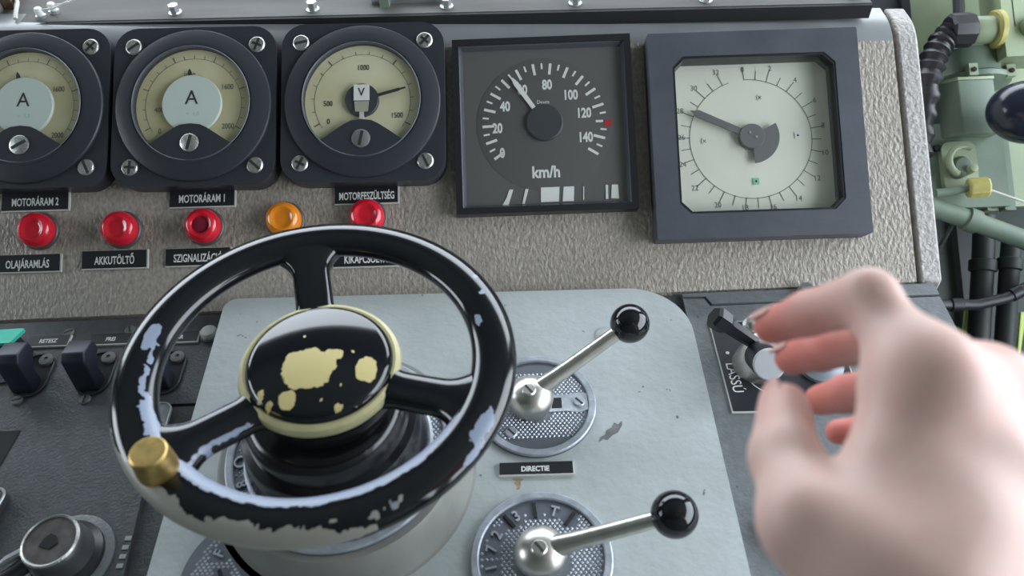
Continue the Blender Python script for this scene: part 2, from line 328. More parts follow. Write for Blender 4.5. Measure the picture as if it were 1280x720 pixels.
# ------------------------------------------------------------------ round-scale gauges
def round_gauge(name, label, cat, u, v, kind):
    t = pthing(name, label, cat, u, v, 'square-flanged round gauges in a row', -0.022)
    S = 0.131
    obj('housing', G().prism(rrect(S, S, 0.019), 0, 0.019, 0.003, 3), M_bezel, t)
    pr = [(0.0622, 0.016), (0.0624, 0.0210), (0.0616, 0.0222), (0.0600, 0.0228), (0.0500, 0.0258), (0.0480, 0.0258), (0.0466, 0.0246), (0.0462, 0.0236), (0.0462, 0.0196)]
    obj('bezel', G().lathe(pr, 72), M_bezel, t)
    obj('bezel_edge', G().lathe([(0.0473, 0.0262), (0.0468, 0.0268), (0.0461, 0.0262), (0.0461, 0.0236)], 72), M_frame, t)
    f = obj('dial_face', G().lathe([(0, 0.0198), (0.0461, 0.0198)], 64), M_cream if kind != 'V' else M_cream2, t)
    pr = G(); Z = 0.0201; R = 0.0385
    if kind == 'V': a0, a1, nt, maj = -118, 118, 15, 5
    else: a0, a1, nt, maj = -118, 118, 20, 4
    for k in range(nt+1):
        a = math.radians(a0+(a1-a0)*k/nt); major = k % maj == 0
        pr.bar(0, 0, a, R, R+(0.0048 if major else 0.0028), 0.0007 if major else 0.0004, Z)
    nums = {'2': [('1000', -0.0065, 0.0215), ('1600', 0.0255, 0.0145), ('2000', 0.0262, -0.0235), ('400', -0.029, -0.003), ('0', -0.0262, -0.0225)],
            '1': [('1000', -0.004, 0.0245), ('1600', 0.0268, 0.0145), ('2000', 0.028, -0.018), ('400', -0.0275, -0.0035), ('0', -0.0265, -0.0210)],
            'V': [('1000', 0.0005, 0.0275), ('500', -0.0275, -0.0018), ('0', -0.0272, -0.0165), ('1500', 0.0275, -0.0125)]}[kind]
    for s_, x, y in nums: pr.text(s_, 0.0062, x, y, Z, 0, 0.8, 0.00006)
    for k in range(48):
        q0 = math.radians(-124+248*k/48); q1 = math.radians(-124+248*(k+1)/48); rr = R-0.0002
        pr.quad((rr*math.sin(q0), rr*math.cos(q0), Z), (rr*math.sin(q1), rr*math.cos(q1), Z), ((rr+.0003)*math.sin(q1), (rr+.0003)*math.cos(q1), Z), ((rr+.0003)*math.sin(q0), (rr+.0003)*math.cos(q0), Z))
    obj('dial_print', pr, M_ink2 if kind != 'V' else M_ink, t, recalc=False)
    # mound over the movement with the zero-adjust screw
    pts = [(-0.034, -0.0335), (-0.030, -0.0318), (-0.022, -0.0262), (-0.0135, -0.0205), (-0.008, -0.0178), (0.0, -0.0168), (0.008, -0.0178), (0.0135, -0.0205), (0.022, -0.0262), (0.030, -0.0318), (0.034, -0.0335)]
    low = [(0.049*math.cos(math.radians(a)), 0.049*math.sin(math.radians(a))) for a in range(-48, -133, -6)]
    obj('movement_cover', G().prism((pts+low)[::-1], 0.0195, 0.0262, 0.0018, 3), M_bezel, t)
    screw_parts(t, 0.0, -0.0325, 0.0260, 0.0074 if kind != '2' else 0.0078, 'zero_screw', 1.35 if kind != '2' else 0.5, m=M_screw if kind != 'V' else M_needle)
    if kind == 'V':
        obj('needle_hub', G().lathe([(0, 0.0232), (0.0128, 0.0232), (0.0135, 0.0226), (0.0135, 0.0200)], 40), M_hubgrey, t)
        g = G(); a = math.radians(75); g.bar(0.0, 0.0, a, 0.012, 0.036, 0.0016, 0.0234); g.bar(0, 0, a, 0.012, 0.031, 0.0026, 0.0233)
        obj('needle', g, M_ink, t, recalc=False)
        obj('unit_tab', G().box(-0.0062, 0.0062, -0.001, 0.0120, 0.0236, 0.0246, 0.0005), M_white, t)
        obj('unit_letter', G().text('V', 0.0095, 0.0, 0.0054, 0.0248, 0, 0.95, 0.0001), M_ink, t, recalc=False)
        obj('tape_end', G().prism([(-0.005, -0.010), (0.005, -0.010), (0.0058, -0.0016), (-0.0058, -0.0016)], 0.0236, 0.0243, 0.0003), mat('yellowed_tape', (0.42, 0.40, 0.32), 0.5), t)
        obj('pointer_post', G().box(-0.0018, 0.0018, -0.0165, -0.010, 0.0215, 0.0236, 0.0004), M_wcore, t)
    else:
        obj('unit_disc', G().lathe([(0, 0.0240), (0.0232, 0.0240), (0.0238, 0.0234), (0.0238, 0.0214), (0.0, 0.0214)], 56), M_sticker, t)
        obj('unit_letter', G().text('A', 0.0165, 0.0, 0.0045, 0.0242, 0, 0.95, 0.0), M_ink, t, recalc=False)
        obj('unit_note', G().text('=  1,5', 0.0042, 0.001, -0.0085, 0.0242, 0, 1.1, 0.0), mat('faint_green_print', (0.42, 0.55, 0.47), 0.6), t, recalc=False)
        a = math.radians(-6 if kind == '1' else -14); g = G()
        g.prism([(0.0225*math.sin(a-0.09), 0.0225*math.cos(a-0.09)), (0.0225*math.sin(a+0.09), 0.0225*math.cos(a+0.09)), (0.0270*math.sin(a+0.05), 0.0270*math.cos(a+0.05)), (0.0300*math.sin(a), 0.0300*math.cos(a)), (0.0270*math.sin(a-0.05), 0.0270*math.cos(a-0.05))][::-1], 0.0218, 0.0224)
        obj('needle', g, M_ink, t)
    obj('glass', G().lathe([(0, 0.0252), (0.0463, 0.0252)], 64), glass_mat(), t)
    d = 0.0498
    for k, (sx, sy) in enumerate(((1, 1), (-1, 1), (-1, -1), (1, -1))):
        screw_parts(t, sx*d, sy*d, 0.0188, 0.0066, slot_ang=(0.8, 0.2, 1.1, 2.0)[k]+(0.4 if kind == '1' else 0), cross=k % 2 == 0)
    return t
round_gauge('ammeter', 'cream-dialled ammeter cut off by the left edge, marked A', 'gauge', -0.3905, 0.1680, '2')
round_gauge('ammeter', 'cream-dialled ammeter marked A between the other two round gauges', 'gauge', -0.2560, 0.1640, '1')
round_gauge('voltmeter', 'cream-dialled voltmeter with a small square V tab and dark needle', 'gauge', -0.1207, 0.1615, 'V')
# ------------------------------------------------------------------ speedometer
t = pthing('speedometer', 'square dark-faced speedometer marked km/h with white needle', 'gauge', 0.0237, 0.1395, rz=-0.006)
sq = lambda a, x=0, y=0: [(x-a, y-a), (x+a, y-a), (x+a, y+a), (x-a, y+a)]
obj('frame', G().ring(sq(0.0725), sq(0.0672), 0, 0.0125, bev=0.0008), M_black, t)
g = G()
for a, b in (((-0.0672, -0.0672), (-0.0672, 0.0672)), ((-0.0672, 0.0672), (0.0672, 0.0672)), ((0.0672, 0.0672), (0.0672, -0.0672)), ((0.0672, -0.0672), (-0.0672, -0.0672))):
    k = 0.0644/0.0672; g.quad((*a, 0.0112), (*b, 0.0112), (b[0]*k, b[1]*k, 0.0062), (a[0]*k, a[1]*k, 0.0062))
obj('inner_bevel', g, mat('blue_grey_bevel', (0.075, 0.08, 0.10), 0.25, spec=0.7), t)
obj('dial_face', G().box(-0.066, 0.066, -0.066, 0.066, 0.0, 0.006), M_spface, t)
obj('scale_disc', G().lathe([(0, 0.0063), (0.0545, 0.0063), (0.0555, 0.0061)], 72, (0.0006, 0.0012, 0)), M_spface2, t)
cx, cy = 0.0006, 0.0018; Z = 0.0066
pr = G()
for k in range(31):
    sp = k*5; a = math.radians(-124.5+sp*1.65)
    major = sp % 10 == 0
    if sp == 130: continue
    pr.bar(cx, cy, a, 0.0410 if major else 0.0455, 0.0505, 0.0022 if major else 0.0015, Z)
for s_, x, y in (('0', -0.0345, -0.0222), ('20', -0.0378, -0.0015), ('40', -0.0310, 0.0165), ('60', -0.0165, 0.0300), ('80', 0.0038, 0.0336), ('100', 0.0225, 0.0243), ('120', 0.0327, 0.0088), ('140', 0.0332, -0.0115)):
    pr.text(s_, 0.0112, x, y, Z, 0, 0.72, 0.00042)
pr.text('km/h', 0.0132, 0.0002, -0.0392, Z, 0, 0.86, 0.00042)
pr.text('Deuta', 0.0042, 0.0000, 0.0195, Z, 0, 1.0, 0.0)
obj('dial_print', pr, M_white, t, recalc=False)
pr = G(); a = math.radians(-124.5+130*1.65); pr.bar(cx, cy, a, 0.0415, 0.0475, 0.002, Z)
obj('mark', pr, M_white, t, recalc=False)
pr = G(); pr.bar(cx, cy, math.radians(-124.5+131*1.65), 0.0485, 0.0545, 0.0055, Z); obj('limit_mark', pr, M_redp, t, recalc=False)
for pts in ([(-0.0360, -0.0625), (-0.0310, -0.0625), (-0.0268, -0.0500), (-0.0300, -0.0500), (-0.0325, -0.0570)], [(-0.0200, -0.0620), (-0.0180, -0.0620), (-0.0145, -0.0500), (-0.0170, -0.0500)],
            [(-0.0050, -0.0612), (0.0095, -0.0612), (0.0105, -0.0492), (-0.0045, -0.0492)], [(0.0125, -0.0612), (0.0215, -0.0612), (0.0222, -0.0492), (0.0138, -0.0492)],
            [(0.0290, -0.0605), (0.0298, -0.0605), (0.0302, -0.0495), (0.0295, -0.0495)], [(0.0472, -0.0605), (0.0492, -0.0605), (0.0495, -0.0490), (0.0476, -0.0490)], [(0.0515, -0.0600), (0.0578, -0.0605), (0.0575, -0.0490), (0.0525, -0.0490)]):
    obj('counter_wheel_mark', G().prism([(x_, y_-0.0022) for x_, y_ in pts], 0.0060, 0.0066), M_white, t)
obj('needle_hub', G().lathe([(0, 0.0092), (0.0140, 0.0092), (0.0150, 0.0084), (0.0150, 0.0062)], 48, (cx, cy, 0)), M_hubgrey, t)
a = math.radians(-33.5); g = G(); dx, dy = math.sin(a), math.cos(a)
q = lambda r, w: (cx+dx*r+dy*w, cy+dy*r-dx*w)
g.prism([q(0.0148, -0.0017), q(0.0148, 0.0017), q(0.040, 0.0021), q(0.0455, 0.0008), q(0.0455, -0.0008), q(0.040, -0.0021)], 0.0076, 0.0084)
obj('needle', g, M_white, t)
obj('glass', G().quad((-0.0665, -0.0665, 0.0098), (0.0665, -0.0665, 0.0098), (0.0665, 0.0665, 0.0098), (-0.0665, 0.0665, 0.0098)), glass_mat(), t)
# ------------------------------------------------------------------ large square dial
t = pthing('square_dial', 'large square ivory dial with grey needle in a slate-blue frame', 'gauge', 0.1922, 0.1222, rz=-0.010)
def chamf(a, b, c, x=0, y=0): return [(x-a+c, y-b), (x+a-c, y-b), (x+a, y-b+c), (x+a, y+b-c), (x+a-c, y+b), (x-a+c, y+b), (x-a, y+b-c), (x-a, y-b+c)]
obj('frame', G().ring(chamf(0.0838, 0.0838, 0.001), chamf(0.0650, 0.0640, 0.0085), 0, 0.0205, bev=0.0007), M_frame, t)
obj('inner_rim', G().ring(chamf(0.0652, 0.0642, 0.0085), chamf(0.0632, 0.0622, 0.0080), 0.004, 0.0198, bev=0.0003), M_black, t)
obj('dial_face', G().prism(chamf(0.0640, 0.0630, 0.008), 0.001, 0.0042), M_ivory, t)
cx, cy = -0.0015, -0.0005; Z = 0.0045; pr = G(); R = 0.0492
for k in range(33):
    a = math.radians(-3+k*(339/32)); pr.bar(cx, cy, a, R-(0.0002), R+(0.0105 if k % 2 == 0 else 0.0080), 0.0006, Z)
    if k % 2 == 0:
        rr = R+0.0125
        x = max(-0.0575, min(0.0575, cx+rr*math.sin(a))); y = max(-0.0575, min(0.0575, cy+rr*math.cos(a)))
        pr.text(str(k), 0.0062, x, y, Z, 0, 0.95, 0.0)
for k in range(96):
    if 92 <= k: continue
    q0 = math.radians(-3+360*k/96); q1 = math.radians(-3+360*(k+1)/96)
    pr.quad((cx+R*math.sin(q0), cy+R*math.cos(q0), Z), (cx+R*math.sin(q1), cy+R*math.cos(q1), Z), (cx+(R+.0005)*math.sin(q1), cy+(R+.0005)*math.cos(q1), Z), (cx+(R+.0005)*math.sin(q0), cy+(R+.0005)*math.cos(q0), Z))
for x, y in ((0.007, 0.034), (-0.040, -0.001)): pr.text('(x', 0.006, x, y, Z)
obj('dial_print', pr, M_ink2, t, recalc=False)
for x, y, m in ((0.0365, 0.0008, M_white), (0.0005, -0.0360, mat('mint_mark', (0.25, 0.60, 0.42), 0.5))):
    o = obj('index_mark', G().prism(rrect(0.0050, 0.0055, 0.0008), 0.0043, 0.0049), m, t, (x, y, 0)); obj('index_dot', G().prism(circ(0.0009, 8), 0.0049, 0.0051), M_ink, o)
obj('needle_hub', G().lathe([(0, 0.0098), (0.0098, 0.0098), (0.0102, 0.0094), (0.0102, 0.0045)], 40, (-0.0017, 0.0002, 0)), M_needle, t)
a = math.radians(-64.5); dx, dy = math.sin(a), math.cos(a); q = lambda r, w: (-0.0017+dx*r+dy*w, 0.0002+dy*r-dx*w)
obj('needle', G().prism([q(0.004, -0.0026), q(0.004, 0.0026), q(0.0475, 0.0030), q(0.0500, 0.0012), q(0.0530, 0.0), q(0.0500, -0.0012), q(0.0475, -0.0030)], 0.0080, 0.0090), M_needle, t)
pts = [(-0.0017, 0.0002)]
for k in range(13):
    b = math.radians(62+k*(176-62)/12); rr = 0.0222; pts.append((-0.0017+rr*math.sin(b), 0.0002+rr*math.cos(b)))
obj('counterweight', G().prism(pts[::-1], 0.0078, 0.0088), M_needle, t)
for x, y in ((-0.0035, 0.003), (0.0015, -0.0008)): obj('rivet', G().lathe([(0.0011, 0), (0.0011, 0.0006), (0, 0.0006)], 10), M_screw, t, (x, y, 0.0098))
obj('glass', G().prism(chamf(0.0645, 0.0635, 0.008), 0.0148, 0.0156), glass_mat(), t)
# ------------------------------------------------------------------ indicator lamps
def lamp(u, v, label, lens, inner=False):
    t = pthing('indicator_lamp', label, 'lamp', u, v, 'indicator lamps below the gauges')
    obj('collar', G().lathe([(0.0155, 0), (0.0155, 0.002), (0.0145, 0.003), (0.0138, 0.003)], 40), M_lampring, t)
    pr = [(0.0138, 0.002), (0.0140, 0.0075), (0.0134, 0.0105), (0.0118, 0.0128), (0.0095, 0.0140), (0.0088, 0.0138), (0.0070, 0.0122)] + ([(0.0068, 0.0108), (0, 0.0104)] if inner else [(0.0050, 0.0118), (0, 0.0121)])
    l_ = obj('lens', G().lathe(pr, 40), lens, t)
    if inner: obj('bulb', G().lathe([(0.0062, 0.0106), (0.0058, 0.0116), (0.0040, 0.0120), (0, 0.0121)], 24), M_redd, l_)
lamp(-0.3881, 0.0708, 'round red indicator lamp above the plate OLAJÁRAMLÁS', M_red)
lamp(-0.3209, 0.0690, 'round red indicator lamp above the plate AKKUTÖLTŐ', M_red)
lamp(-0.2538, 0.0685, 'round red indicator lamp with dark centre under MOTORÁRAM 1', M_red, True)
lamp(-0.1886, 0.0710, 'round orange indicator lamp just above the wheel rim', M_orange)
lamp(-0.1217, 0.0705, 'round red indicator lamp under the plate MOTORFESZÜLTSÉG', M_red)
# ------------------------------------------------------------------ engraved name plates on the panel
def plate(body, u, v, w, h, label, rz=-0.012, size=0.0090, sx=0.60, frame=None, tx=0):
    t = pthing('name_plate', label, 'name plate', u, v, 'engraved name plates on the panel', rz) if frame is None else thing('name_plate', label, 'name plate', (u, v, frame), (0, 0, rz))
    e = 0.0007
    obj('core', G().prism([(-w/2, -h/2), (w/2, -h/2), (w/2, h/2), (-w/2, h/2)], 0, 0.0018), M_wcore, t)
    obj('face', G().box(-w/2+e*0.4, w/2-e*1.5, -h/2+e*1.5, h/2-e*0.3, 0.0018, 0.0022), M_black, t)
    if body: obj('lettering', G().text(body, size, tx, -size*0.10, 0.0024, 0, sx, 0.00018), M_white, t, recalc=False)
    return t
plate('MOTORÁRAM 2', -0.3920, 0.0955, 0.0555, 0.0165, 'black engraved plate MOTORÁRAM 2 under the leftmost ammeter')
plate('MOTORÁRAM 1', -0.2558, 0.0925, 0.0540, 0.0160, 'black engraved plate MOTORÁRAM 1 under the middle round gauge')
plate('MOTORFESZÜLTSÉG', -0.1222, 0.0890, 0.0525, 0.0150, 'black engraved plate MOTORFESZÜLTSÉG', sx=0.57, size=0.0086)
plate('OLAJÁRAMLÁS', -0.3970, 0.0446, 0.0540, 0.0150, 'black engraved plate OLAJÁRAMLÁS')
plate('AKKUTÖLTŐ', -0.3266, 0.0448, 0.0535, 0.0155, 'black engraved plate AKKUTÖLTŐ')
plate('SZIGNALIZÁCIÓ', -0.2590, 0.0440, 0.0535, 0.0150, 'black engraved plate SZIGNALIZÁCIÓ, part hidden by the wheel')
plate('KIKAPCSOLVA', -0.1240, 0.0372, 0.0530, 0.0145, 'black engraved plate KIKAPCSOLVA seen through the wheel', sx=0.60)
# ------------------------------------------------------------------ desk
t = thing('control_desk', 'flat control desk of dark grey metal plates', 'desk')
obj('desk_body', G().box(-0.75, 0.328, -0.42, -0.001, -0.80, -0.0035), M_deskd, t)
obj('switch_plate', G().box(-0.745, -0.2345, -0.0885, -0.004, -0.0034, 0.0, 0.0008), M_deskd, t)
obj('lower_plate', G().prism([(-0.745, -0.418), (-0.2375, -0.418), (-0.2625, -0.0905), (-0.745, -0.0905)], -0.0034, 0.004, 0.0012), M_deskd, t)
obj('gutter_strip', G().box(-0.2600, -0.235, -0.418, -0.0905, -0.0034, -0.001, 0.0005), M_deskd, t)
obj('right_plate', G().prism([(0.1275, -0.418), (0.3275, -0.418), (0.3275, -0.0165), (0.1475, -0.0165), (0.1440, -0.0085), (0.1275, -0.0075)], -0.0034, 0.0, 0.0006), M_desk, t)
obj('back_strip', G().prism([(0.1275, -0.0060), (0.1452, -0.0068), (0.1490, -0.0148), (0.3275, -0.0148), (0.3275, -0.003), (0.1275, -0.003)], -0.0034, 0.0008, 0.0005), M_desk, t)
for x, y in ((-0.4075, -0.0185), (-0.358, -0.0165), (-0.3095, -0.0165), (-0.374, -0.0800), (-0.3235, -0.0815)): screw_parts(t, x, y, 0.0, 0.0042, slot_ang=random.random()*3, m=M_needle)
# toggle switches
def toggle(x, y, label):
    t = thing('toggle_switch', label, 'switch', (x, y, 0), (0, 0, 0), 'dark toggle switches on the left plate')
    obj('slot_frame', G().ring(rrect(0.0255, 0.041, 0.0120), rrect(0.0225, 0.038, 0.0108), 0.0, 0.0016, bev=0.0004), M_bezel, t)
    obj('slot_recess', G().prism(rrect(0.0232, 0.0385, 0.0112), 0.0, 0.0006), M_seam, t)
    obj('pivot_screw', G().lathe([(0.0052, 0), (0.0052, 0.0024), (0.004, 0.003), (0.0018, 0.003), (0.0016, 0.002), (0, 0.002)], 20), M_needle, t, (0.0050, 0.0135, 0.0004))
    g = G(); prof = [(-0.0165, 0.0006), (-0.0030, 0.0006), (-0.0025, 0.0120), (0.0030, 0.0190), (0.0085, 0.0215), (0.0080, 0.0310), (-0.0075, 0.0350), (-0.0125, 0.0300), (-0.0150, 0.0120)]
    M = Matrix(((0, 0, 1, 0), (1, 0, 0, 0), (0, 1, 0, 0), (0, 0, 0, 1)))
    g.prism(prof, -0.0102, 0.0070, 0.0014, 3, rot=M); obj('tab', g, M_navy, t)
toggle(-0.3700, -0.0575, 'leftmost dark toggle switch, beside the turquoise tab')
toggle(-0.3222, -0.0580, 'middle dark toggle switch in the row of three')
toggle(-0.2690, -0.0600, 'dark toggle switch partly behind the wheel rim')
t = thing('guarded_switch', 'bright turquoise switch tab at the far left edge', 'switch', (-0.3935, -0.0440, 0))
obj('slot_frame', G().prism(rrect(0.025, 0.040, 0.011), 0, 0.0016, 0.0004), M_bezel, t)
obj('tab', G().box(-0.012, 0.0125, 0.0, 0.0125, 0.0008, 0.0200, 0.001, rot=Matrix.Rotation(0.1, 4, 'X')), M_navy, t)
obj('tab_cover', G().prism([(-0.014, 0.0), (0.0105, 0.0), (0.0165, 0.0125), (0.016, 0.0140), (-0.014, 0.0130)], 0.0205, 0.0235, 0.0005), M_teal, t)
plate('RETESZ', -0.3700, -0.0255, 0.0330, 0.0110, 'small black plate above the leftmost toggle switch', 0, 0.0052, 0.8, 0.0)
plate('FREI', -0.3210, -0.0262, 0.0330, 0.0110, 'small black plate above the middle toggle switch', 0, 0.0052, 0.8, 0.0)
plate('BAR', -0.2680, -0.0270, 0.0320, 0.0110, 'small black plate seen through the wheel beside a white button', 0, 0.0052, 0.8, 0.0)
t = thing('push_button', 'small round off-white push button beside the pale casting', 'button', (-0.2445, -0.0250, 0))
obj('collar', G().lathe([(0.0078, 0), (0.0078, 0.0012), (0.0064, 0.0018)], 28), M_deskd, t)
obj('cap', G().lathe([(0.0064, 0.0006), (0.0064, 0.0045), (0.0052, 0.0062), (0, 0.0068)], 28), mat('off_white_plastic', (0.45, 0.46, 0.42), 0.4), t)
# latch plate, slot, knob on the lower left plate
t = thing('latch_tab', 'small rounded metal tab with bright edge behind the wheel rim', 'latch', (-0.2640, -0.1040, 0.0040))
obj('tab_plate', G().prism(rrect(0.020, 0.026, 0.0065), 0, 0.0022, 0.0003), M_desk, t)
obj('tab_edge', G().tube([(x, y, 0.0024) for x, y in rrect(0.0190, 0.025, 0.0062)], 0.0006, 6, closed=True), M_alu, t)
t = thing('lever_slot', 'black lever slot at the left edge of the lower plate', 'slot', (-0.3750, -0.1300, 0.0040))
obj('slot_floor', G().prism([(-0.03, -0.030), (0.0105, -0.030), (0.0165, 0.021), (-0.03, 0.021)], 0.0, 0.0006), M_seam, t)
obj('slot_gate', G().prism([(-0.03, -0.012), (0.000, -0.016), (0.006, -0.002), (-0.03, 0.004)], 0.0006, 0.003, 0.0006), M_black, t)
t = thing('hinged_cover', 'grey cover with bright metal edge at the lower left border', 'cover', (-0.3520, -0.1800, 0.0040), (0, 0, -0.12))
obj('cover_plate', G().prism(rrect(0.05, 0.046, 0.006, cx=-0.02), 0, 0.006, 0.001), M_deskd, t)
obj('cover_edge', G().tube([(x, y, 0.0062) for x, y in rrect(0.049, 0.045, 0.006, cx=-0.02)], 0.0009, 6, closed=True), M_alu, t)
t = thing('rotary_control', 'round dark metal knob with a lever arm at the lower left', 'knob', (-0.2915, -0.2050, 0.0040))
obj('escutcheon', G().lathe([(0.0285, 0), (0.0285, 0.0015), (0.0240, 0.0024), (0, 0.0024)], 48), M_desk, t)
K = Matrix.Rotation(-0.10, 4, 'X')
obj('skirt', G().lathe([(0.0235, 0.002), (0.0230, 0.005), (0.0190, 0.008), (0.0180, 0.008)], 48), M_black, t)
obj('knob_body', G().lathe([(0.0195, 0.004), (0.0180, 0.020), (0.0172, 0.0245), (0.0166, 0.0252), (0.0150, 0.0246)], 48), mat('gunmetal', (0.19, 0.19, 0.195), 0.32, metal=0.8), t)
o = obj('knob_top', G().lathe([(0.0152, 0.0244), (0.006, 0.0240), (0, 0.0240)], 40), mat('worn_brown_metal', (0.13, 0.115, 0.11), 0.4, metal=0.6, var=0.3, vscale=120), t)
obj('worn_spot', G().prism([(-0.006, -0.003), (0.001, -0.005), (0.005, -0.0015), (0.003, 0.003), (-0.001, 0.005), (-0.004, 0.002)], 0.0241, 0.0246), M_black, o)
obj('knob_rim', G().lathe([(0.0172, 0.0246), (0.0164, 0.0256), (0.0156, 0.0248)], 48), M_screw, t)
obj('lever_arm', G().tube([(-0.014, -0.008, 0.014), (-0.024, -0.016, 0.013), (-0.045, -0.030, 0.012)], [0.0052, 0.0048, 0.0060], 16), M_black, t)
obj('lever_clip', G().tube([(-0.016, -0.002, 0.018), (-0.026, -0.008, 0.018), (-0.034, -0.014, 0.017)], [0.003, 0.0026, 0.001], 10), M_alu, t)
g = G()
for k in range(4): g.box(0.0325, 0.0365, 0.010-0.006*k, 0.013-0.006*k, 0.0001, 0.0005)
obj('scale_marks', g, M_alu, t)
# ------------------------------------------------------------------ pale casting
def casting_outline(e=0.0):
    x0, x1, y0, y1 = -0.2345+e, 0.1265-e, -0.40+e, 0.0015-e
    pts = [(x0, y0), (x1, y0)]
    r = 0.046-e
    for k in range(13): a = k/12*PI/2; pts.append((x1-r+r*math.cos(a), y1-0.0065-r+r*math.sin(a)))
    r = 0.010-e*0.5
    for k in range(7): a = PI/2+k/6*PI/2; pts.append((x0+r+r*math.cos(a), y1-r+r*math.sin(a)))
    return pts
t = thing('controller_casting', 'pale grey-green cast cover plate in the middle of the desk', 'cover plate')
obj('cover_plate', G().prism(casting_outline(), -0.0030, 0.0120, 0.0030, 3), M_cast, t)
WX, WY = -0.1145, -0.1553           # wheel axis
BX, BY = -0.1195, -0.1570
obj('boss', G().lathe([(0.0850, 0.0115), (0.0822, 0.0128), (0.0800, 0.0170), (0.0765, 0.0390), (0.0745, 0.0415), (0.0, 0.0415)], 96, (BX, BY, 0)), M_boss, t)
for x, y in ((0.0615, -0.0520),): screw_parts(t, x, y, 0.0120, 0.0085, 'plug_screw', 0.8, m=M_cast)
o = obj('bare_patch', G().prism([(0.0465, -0.1425), (0.0495, -0.1400), (0.0525, -0.1410), (0.0560, -0.1375), (0.0600, -0.1355), (0.0635, -0.1300), (0.0640, -0.1262), (0.0610, -0.1290), (0.0585, -0.1275), (0.0560, -0.1315), (0.0525, -0.1335), (0.0512, -0.1370), (0.0480, -0.1385)], 0.0118, 0.0122), mat('bare_grey_metal', (0.17, 0.175, 0.18), 0.5, var=0.25, vscale=150), t)
obj('rust_stain', G().prism([(-0.0125, -0.1672), (-0.0105, -0.1665), (-0.0065, -0.1668), (-0.0048, -0.1678), (-0.0070, -0.1692), (-0.0066, -0.1715), (-0.0078, -0.1745), (-0.0098, -0.1750), (-0.0092, -0.1718), (-0.0112, -0.1700), (-0.0095, -0.1688)], 0.0118, 0.01215), M_rust, t)
# embossed discs
def studs(R, rin, pitch=0.0030, skip=lambda x, y: False):
    V, F = [], []; n = int(R/pitch)+2
    for i in range(-n, n+1):
        for j in range(-n, n+1):
            x = i*pitch+(j % 2)*pitch/2; y = j*pitch*0.66
            d = math.hypot(x, y)
            if d > R or d < rin or skip(x, y): continue
            b = len(V); s = pitch*0.44
            V += [(x-s, y, 0), (x, y-s*0.9, 0), (x+s, y, 0), (x, y+s*0.9, 0), (x, y, 0.0009)]
            F += [(b, b+1, b+4), (b+1, b+2, b+4), (b+2, b+3, b+4), (b+3, b, b+4)]
    me = bpy.data.meshes.new('embossed_studs'); me.from_pydata(V, [], F); me.materials.append(M_disc); return me
def outside_boss(pts, ox, oy, rb=0.0856):
    out = []
    for x, y in pts:
        dx, dy = ox+x-BX, oy+y-BY; d = math.hypot(dx, dy)
        if d < rb: x, y = BX+dx/d*rb-ox, BY+dy/d*rb-oy
        out.append((x, y))
    return out
def disc(name, label, x, y, z, R, group, window=False, glyphs=(), clip=False, rin=0.014):
    t = thing(name, label, 'dial plate', (x, y, z), (0, 0, 0), group)
    po = circ(R, 72); 
    if clip: po = outside_boss(po, x, y)
    obj('plate_base', G().prism(po, 0, 0.0022, 0.0004), M_discd, t)
    if not clip: obj('rim', G().lathe([(R, 0.0018), (R, 0.0036), (R-0.0008, 0.0042), (R-0.0042, 0.0042), (R-0.0050, 0.0036), (R-0.0050, 0.0020)], 72), M_disc, t)
    def sk(px, py):
        if clip and math.hypot(x+px-BX, y+py-BY) < 0.0875: return True
        if window and (-0.002 < px-0.021 < 0.0135 or 0.0 < px-0.005 < 0.030) and abs(py-0.0) < 0.0075: return True
        for s_, gx, gy, r_ in glyphs:
            if abs(px-gx) < 0.0052 and abs(py-gy) < 0.0052: return True
        return False
    o = bpy.data.objects.new('embossed_studs', studs(R-0.0062, rin, skip=sk)); COL.objects.link(o); o.parent = t; o.location = (0, 0, 0.0022); o['kind'] = 'stuff'
    for s_, gx, gy, r_ in glyphs:
        if s_ == 'o': obj('embossed_ring', G().ring(circ(0.0042, 20), circ(0.0030, 20), 0.002, 0.0036), M_disc, t, (gx, gy, 0))
        elif s_ == '|': obj('embossed_bar', G().box(-0.0010, 0.0010, -0.005, 0.005, 0.002, 0.0036, 0.0003), M_seam, t, (gx, gy, 0), (0, 0, r_))
        else: obj('embossed_letter', G().text(s_, 0.0095, gx, gy, 0.0022, r_, 0.9, 0.0002, 0.0012), M_disc, t)
    if window:
        obj('window_frame', G().prism([(0.006, -0.0068), (0.022, -0.0068), (0.030, -0.0082), (0.0355, -0.006), (0.0355, 0.007), (0.030, 0.0082), (0.022, 0.0068), (0.006, 0.0068)], 0.002, 0.0030, 0.0003), M_disc, t)
        obj('window_hole', G().box(0.0105, 0.0175, -0.0042, 0.0042, 0.0030, 0.0033), M_seam, t)
        screw_parts(t, 0.0295, 0.0, 0.0030, 0.0042, 'screw', 2.3, m=M_disc)
        screw_parts(t, -0.018, -0.0225, 0.0028, 0.0042, 'screw', 2.3, m=M_disc)
    return t
disc('dial_plate', 'round embossed dial plate with a small black window', 0.0062, -0.1115, 0.0118, 0.0412, 'embossed dial plates', window=True)
gl = []
for k, s_ in enumerate(('|', 'T', '|', '3', '|', '2', '7', '1')):
    a = math.radians((52, 72, 95, 118, 128, 150, 168, 190)[k]); gl.append((s_, 0.0305*math.cos(a), 0.0305*math.sin(a), a-PI/2))
disc('dial_plate', 'round embossed dial plate with engraved marks below the small name plate', 0.0040, -0.2215, 0.0118, 0.0428, 'embossed dial plates', glyphs=gl, rin=0.018)
gl = [('V', -0.004, -0.012, 0.9), ('|', -0.018, 0.001, 0.4), ('F', -0.022, 0.016, 1.2)]
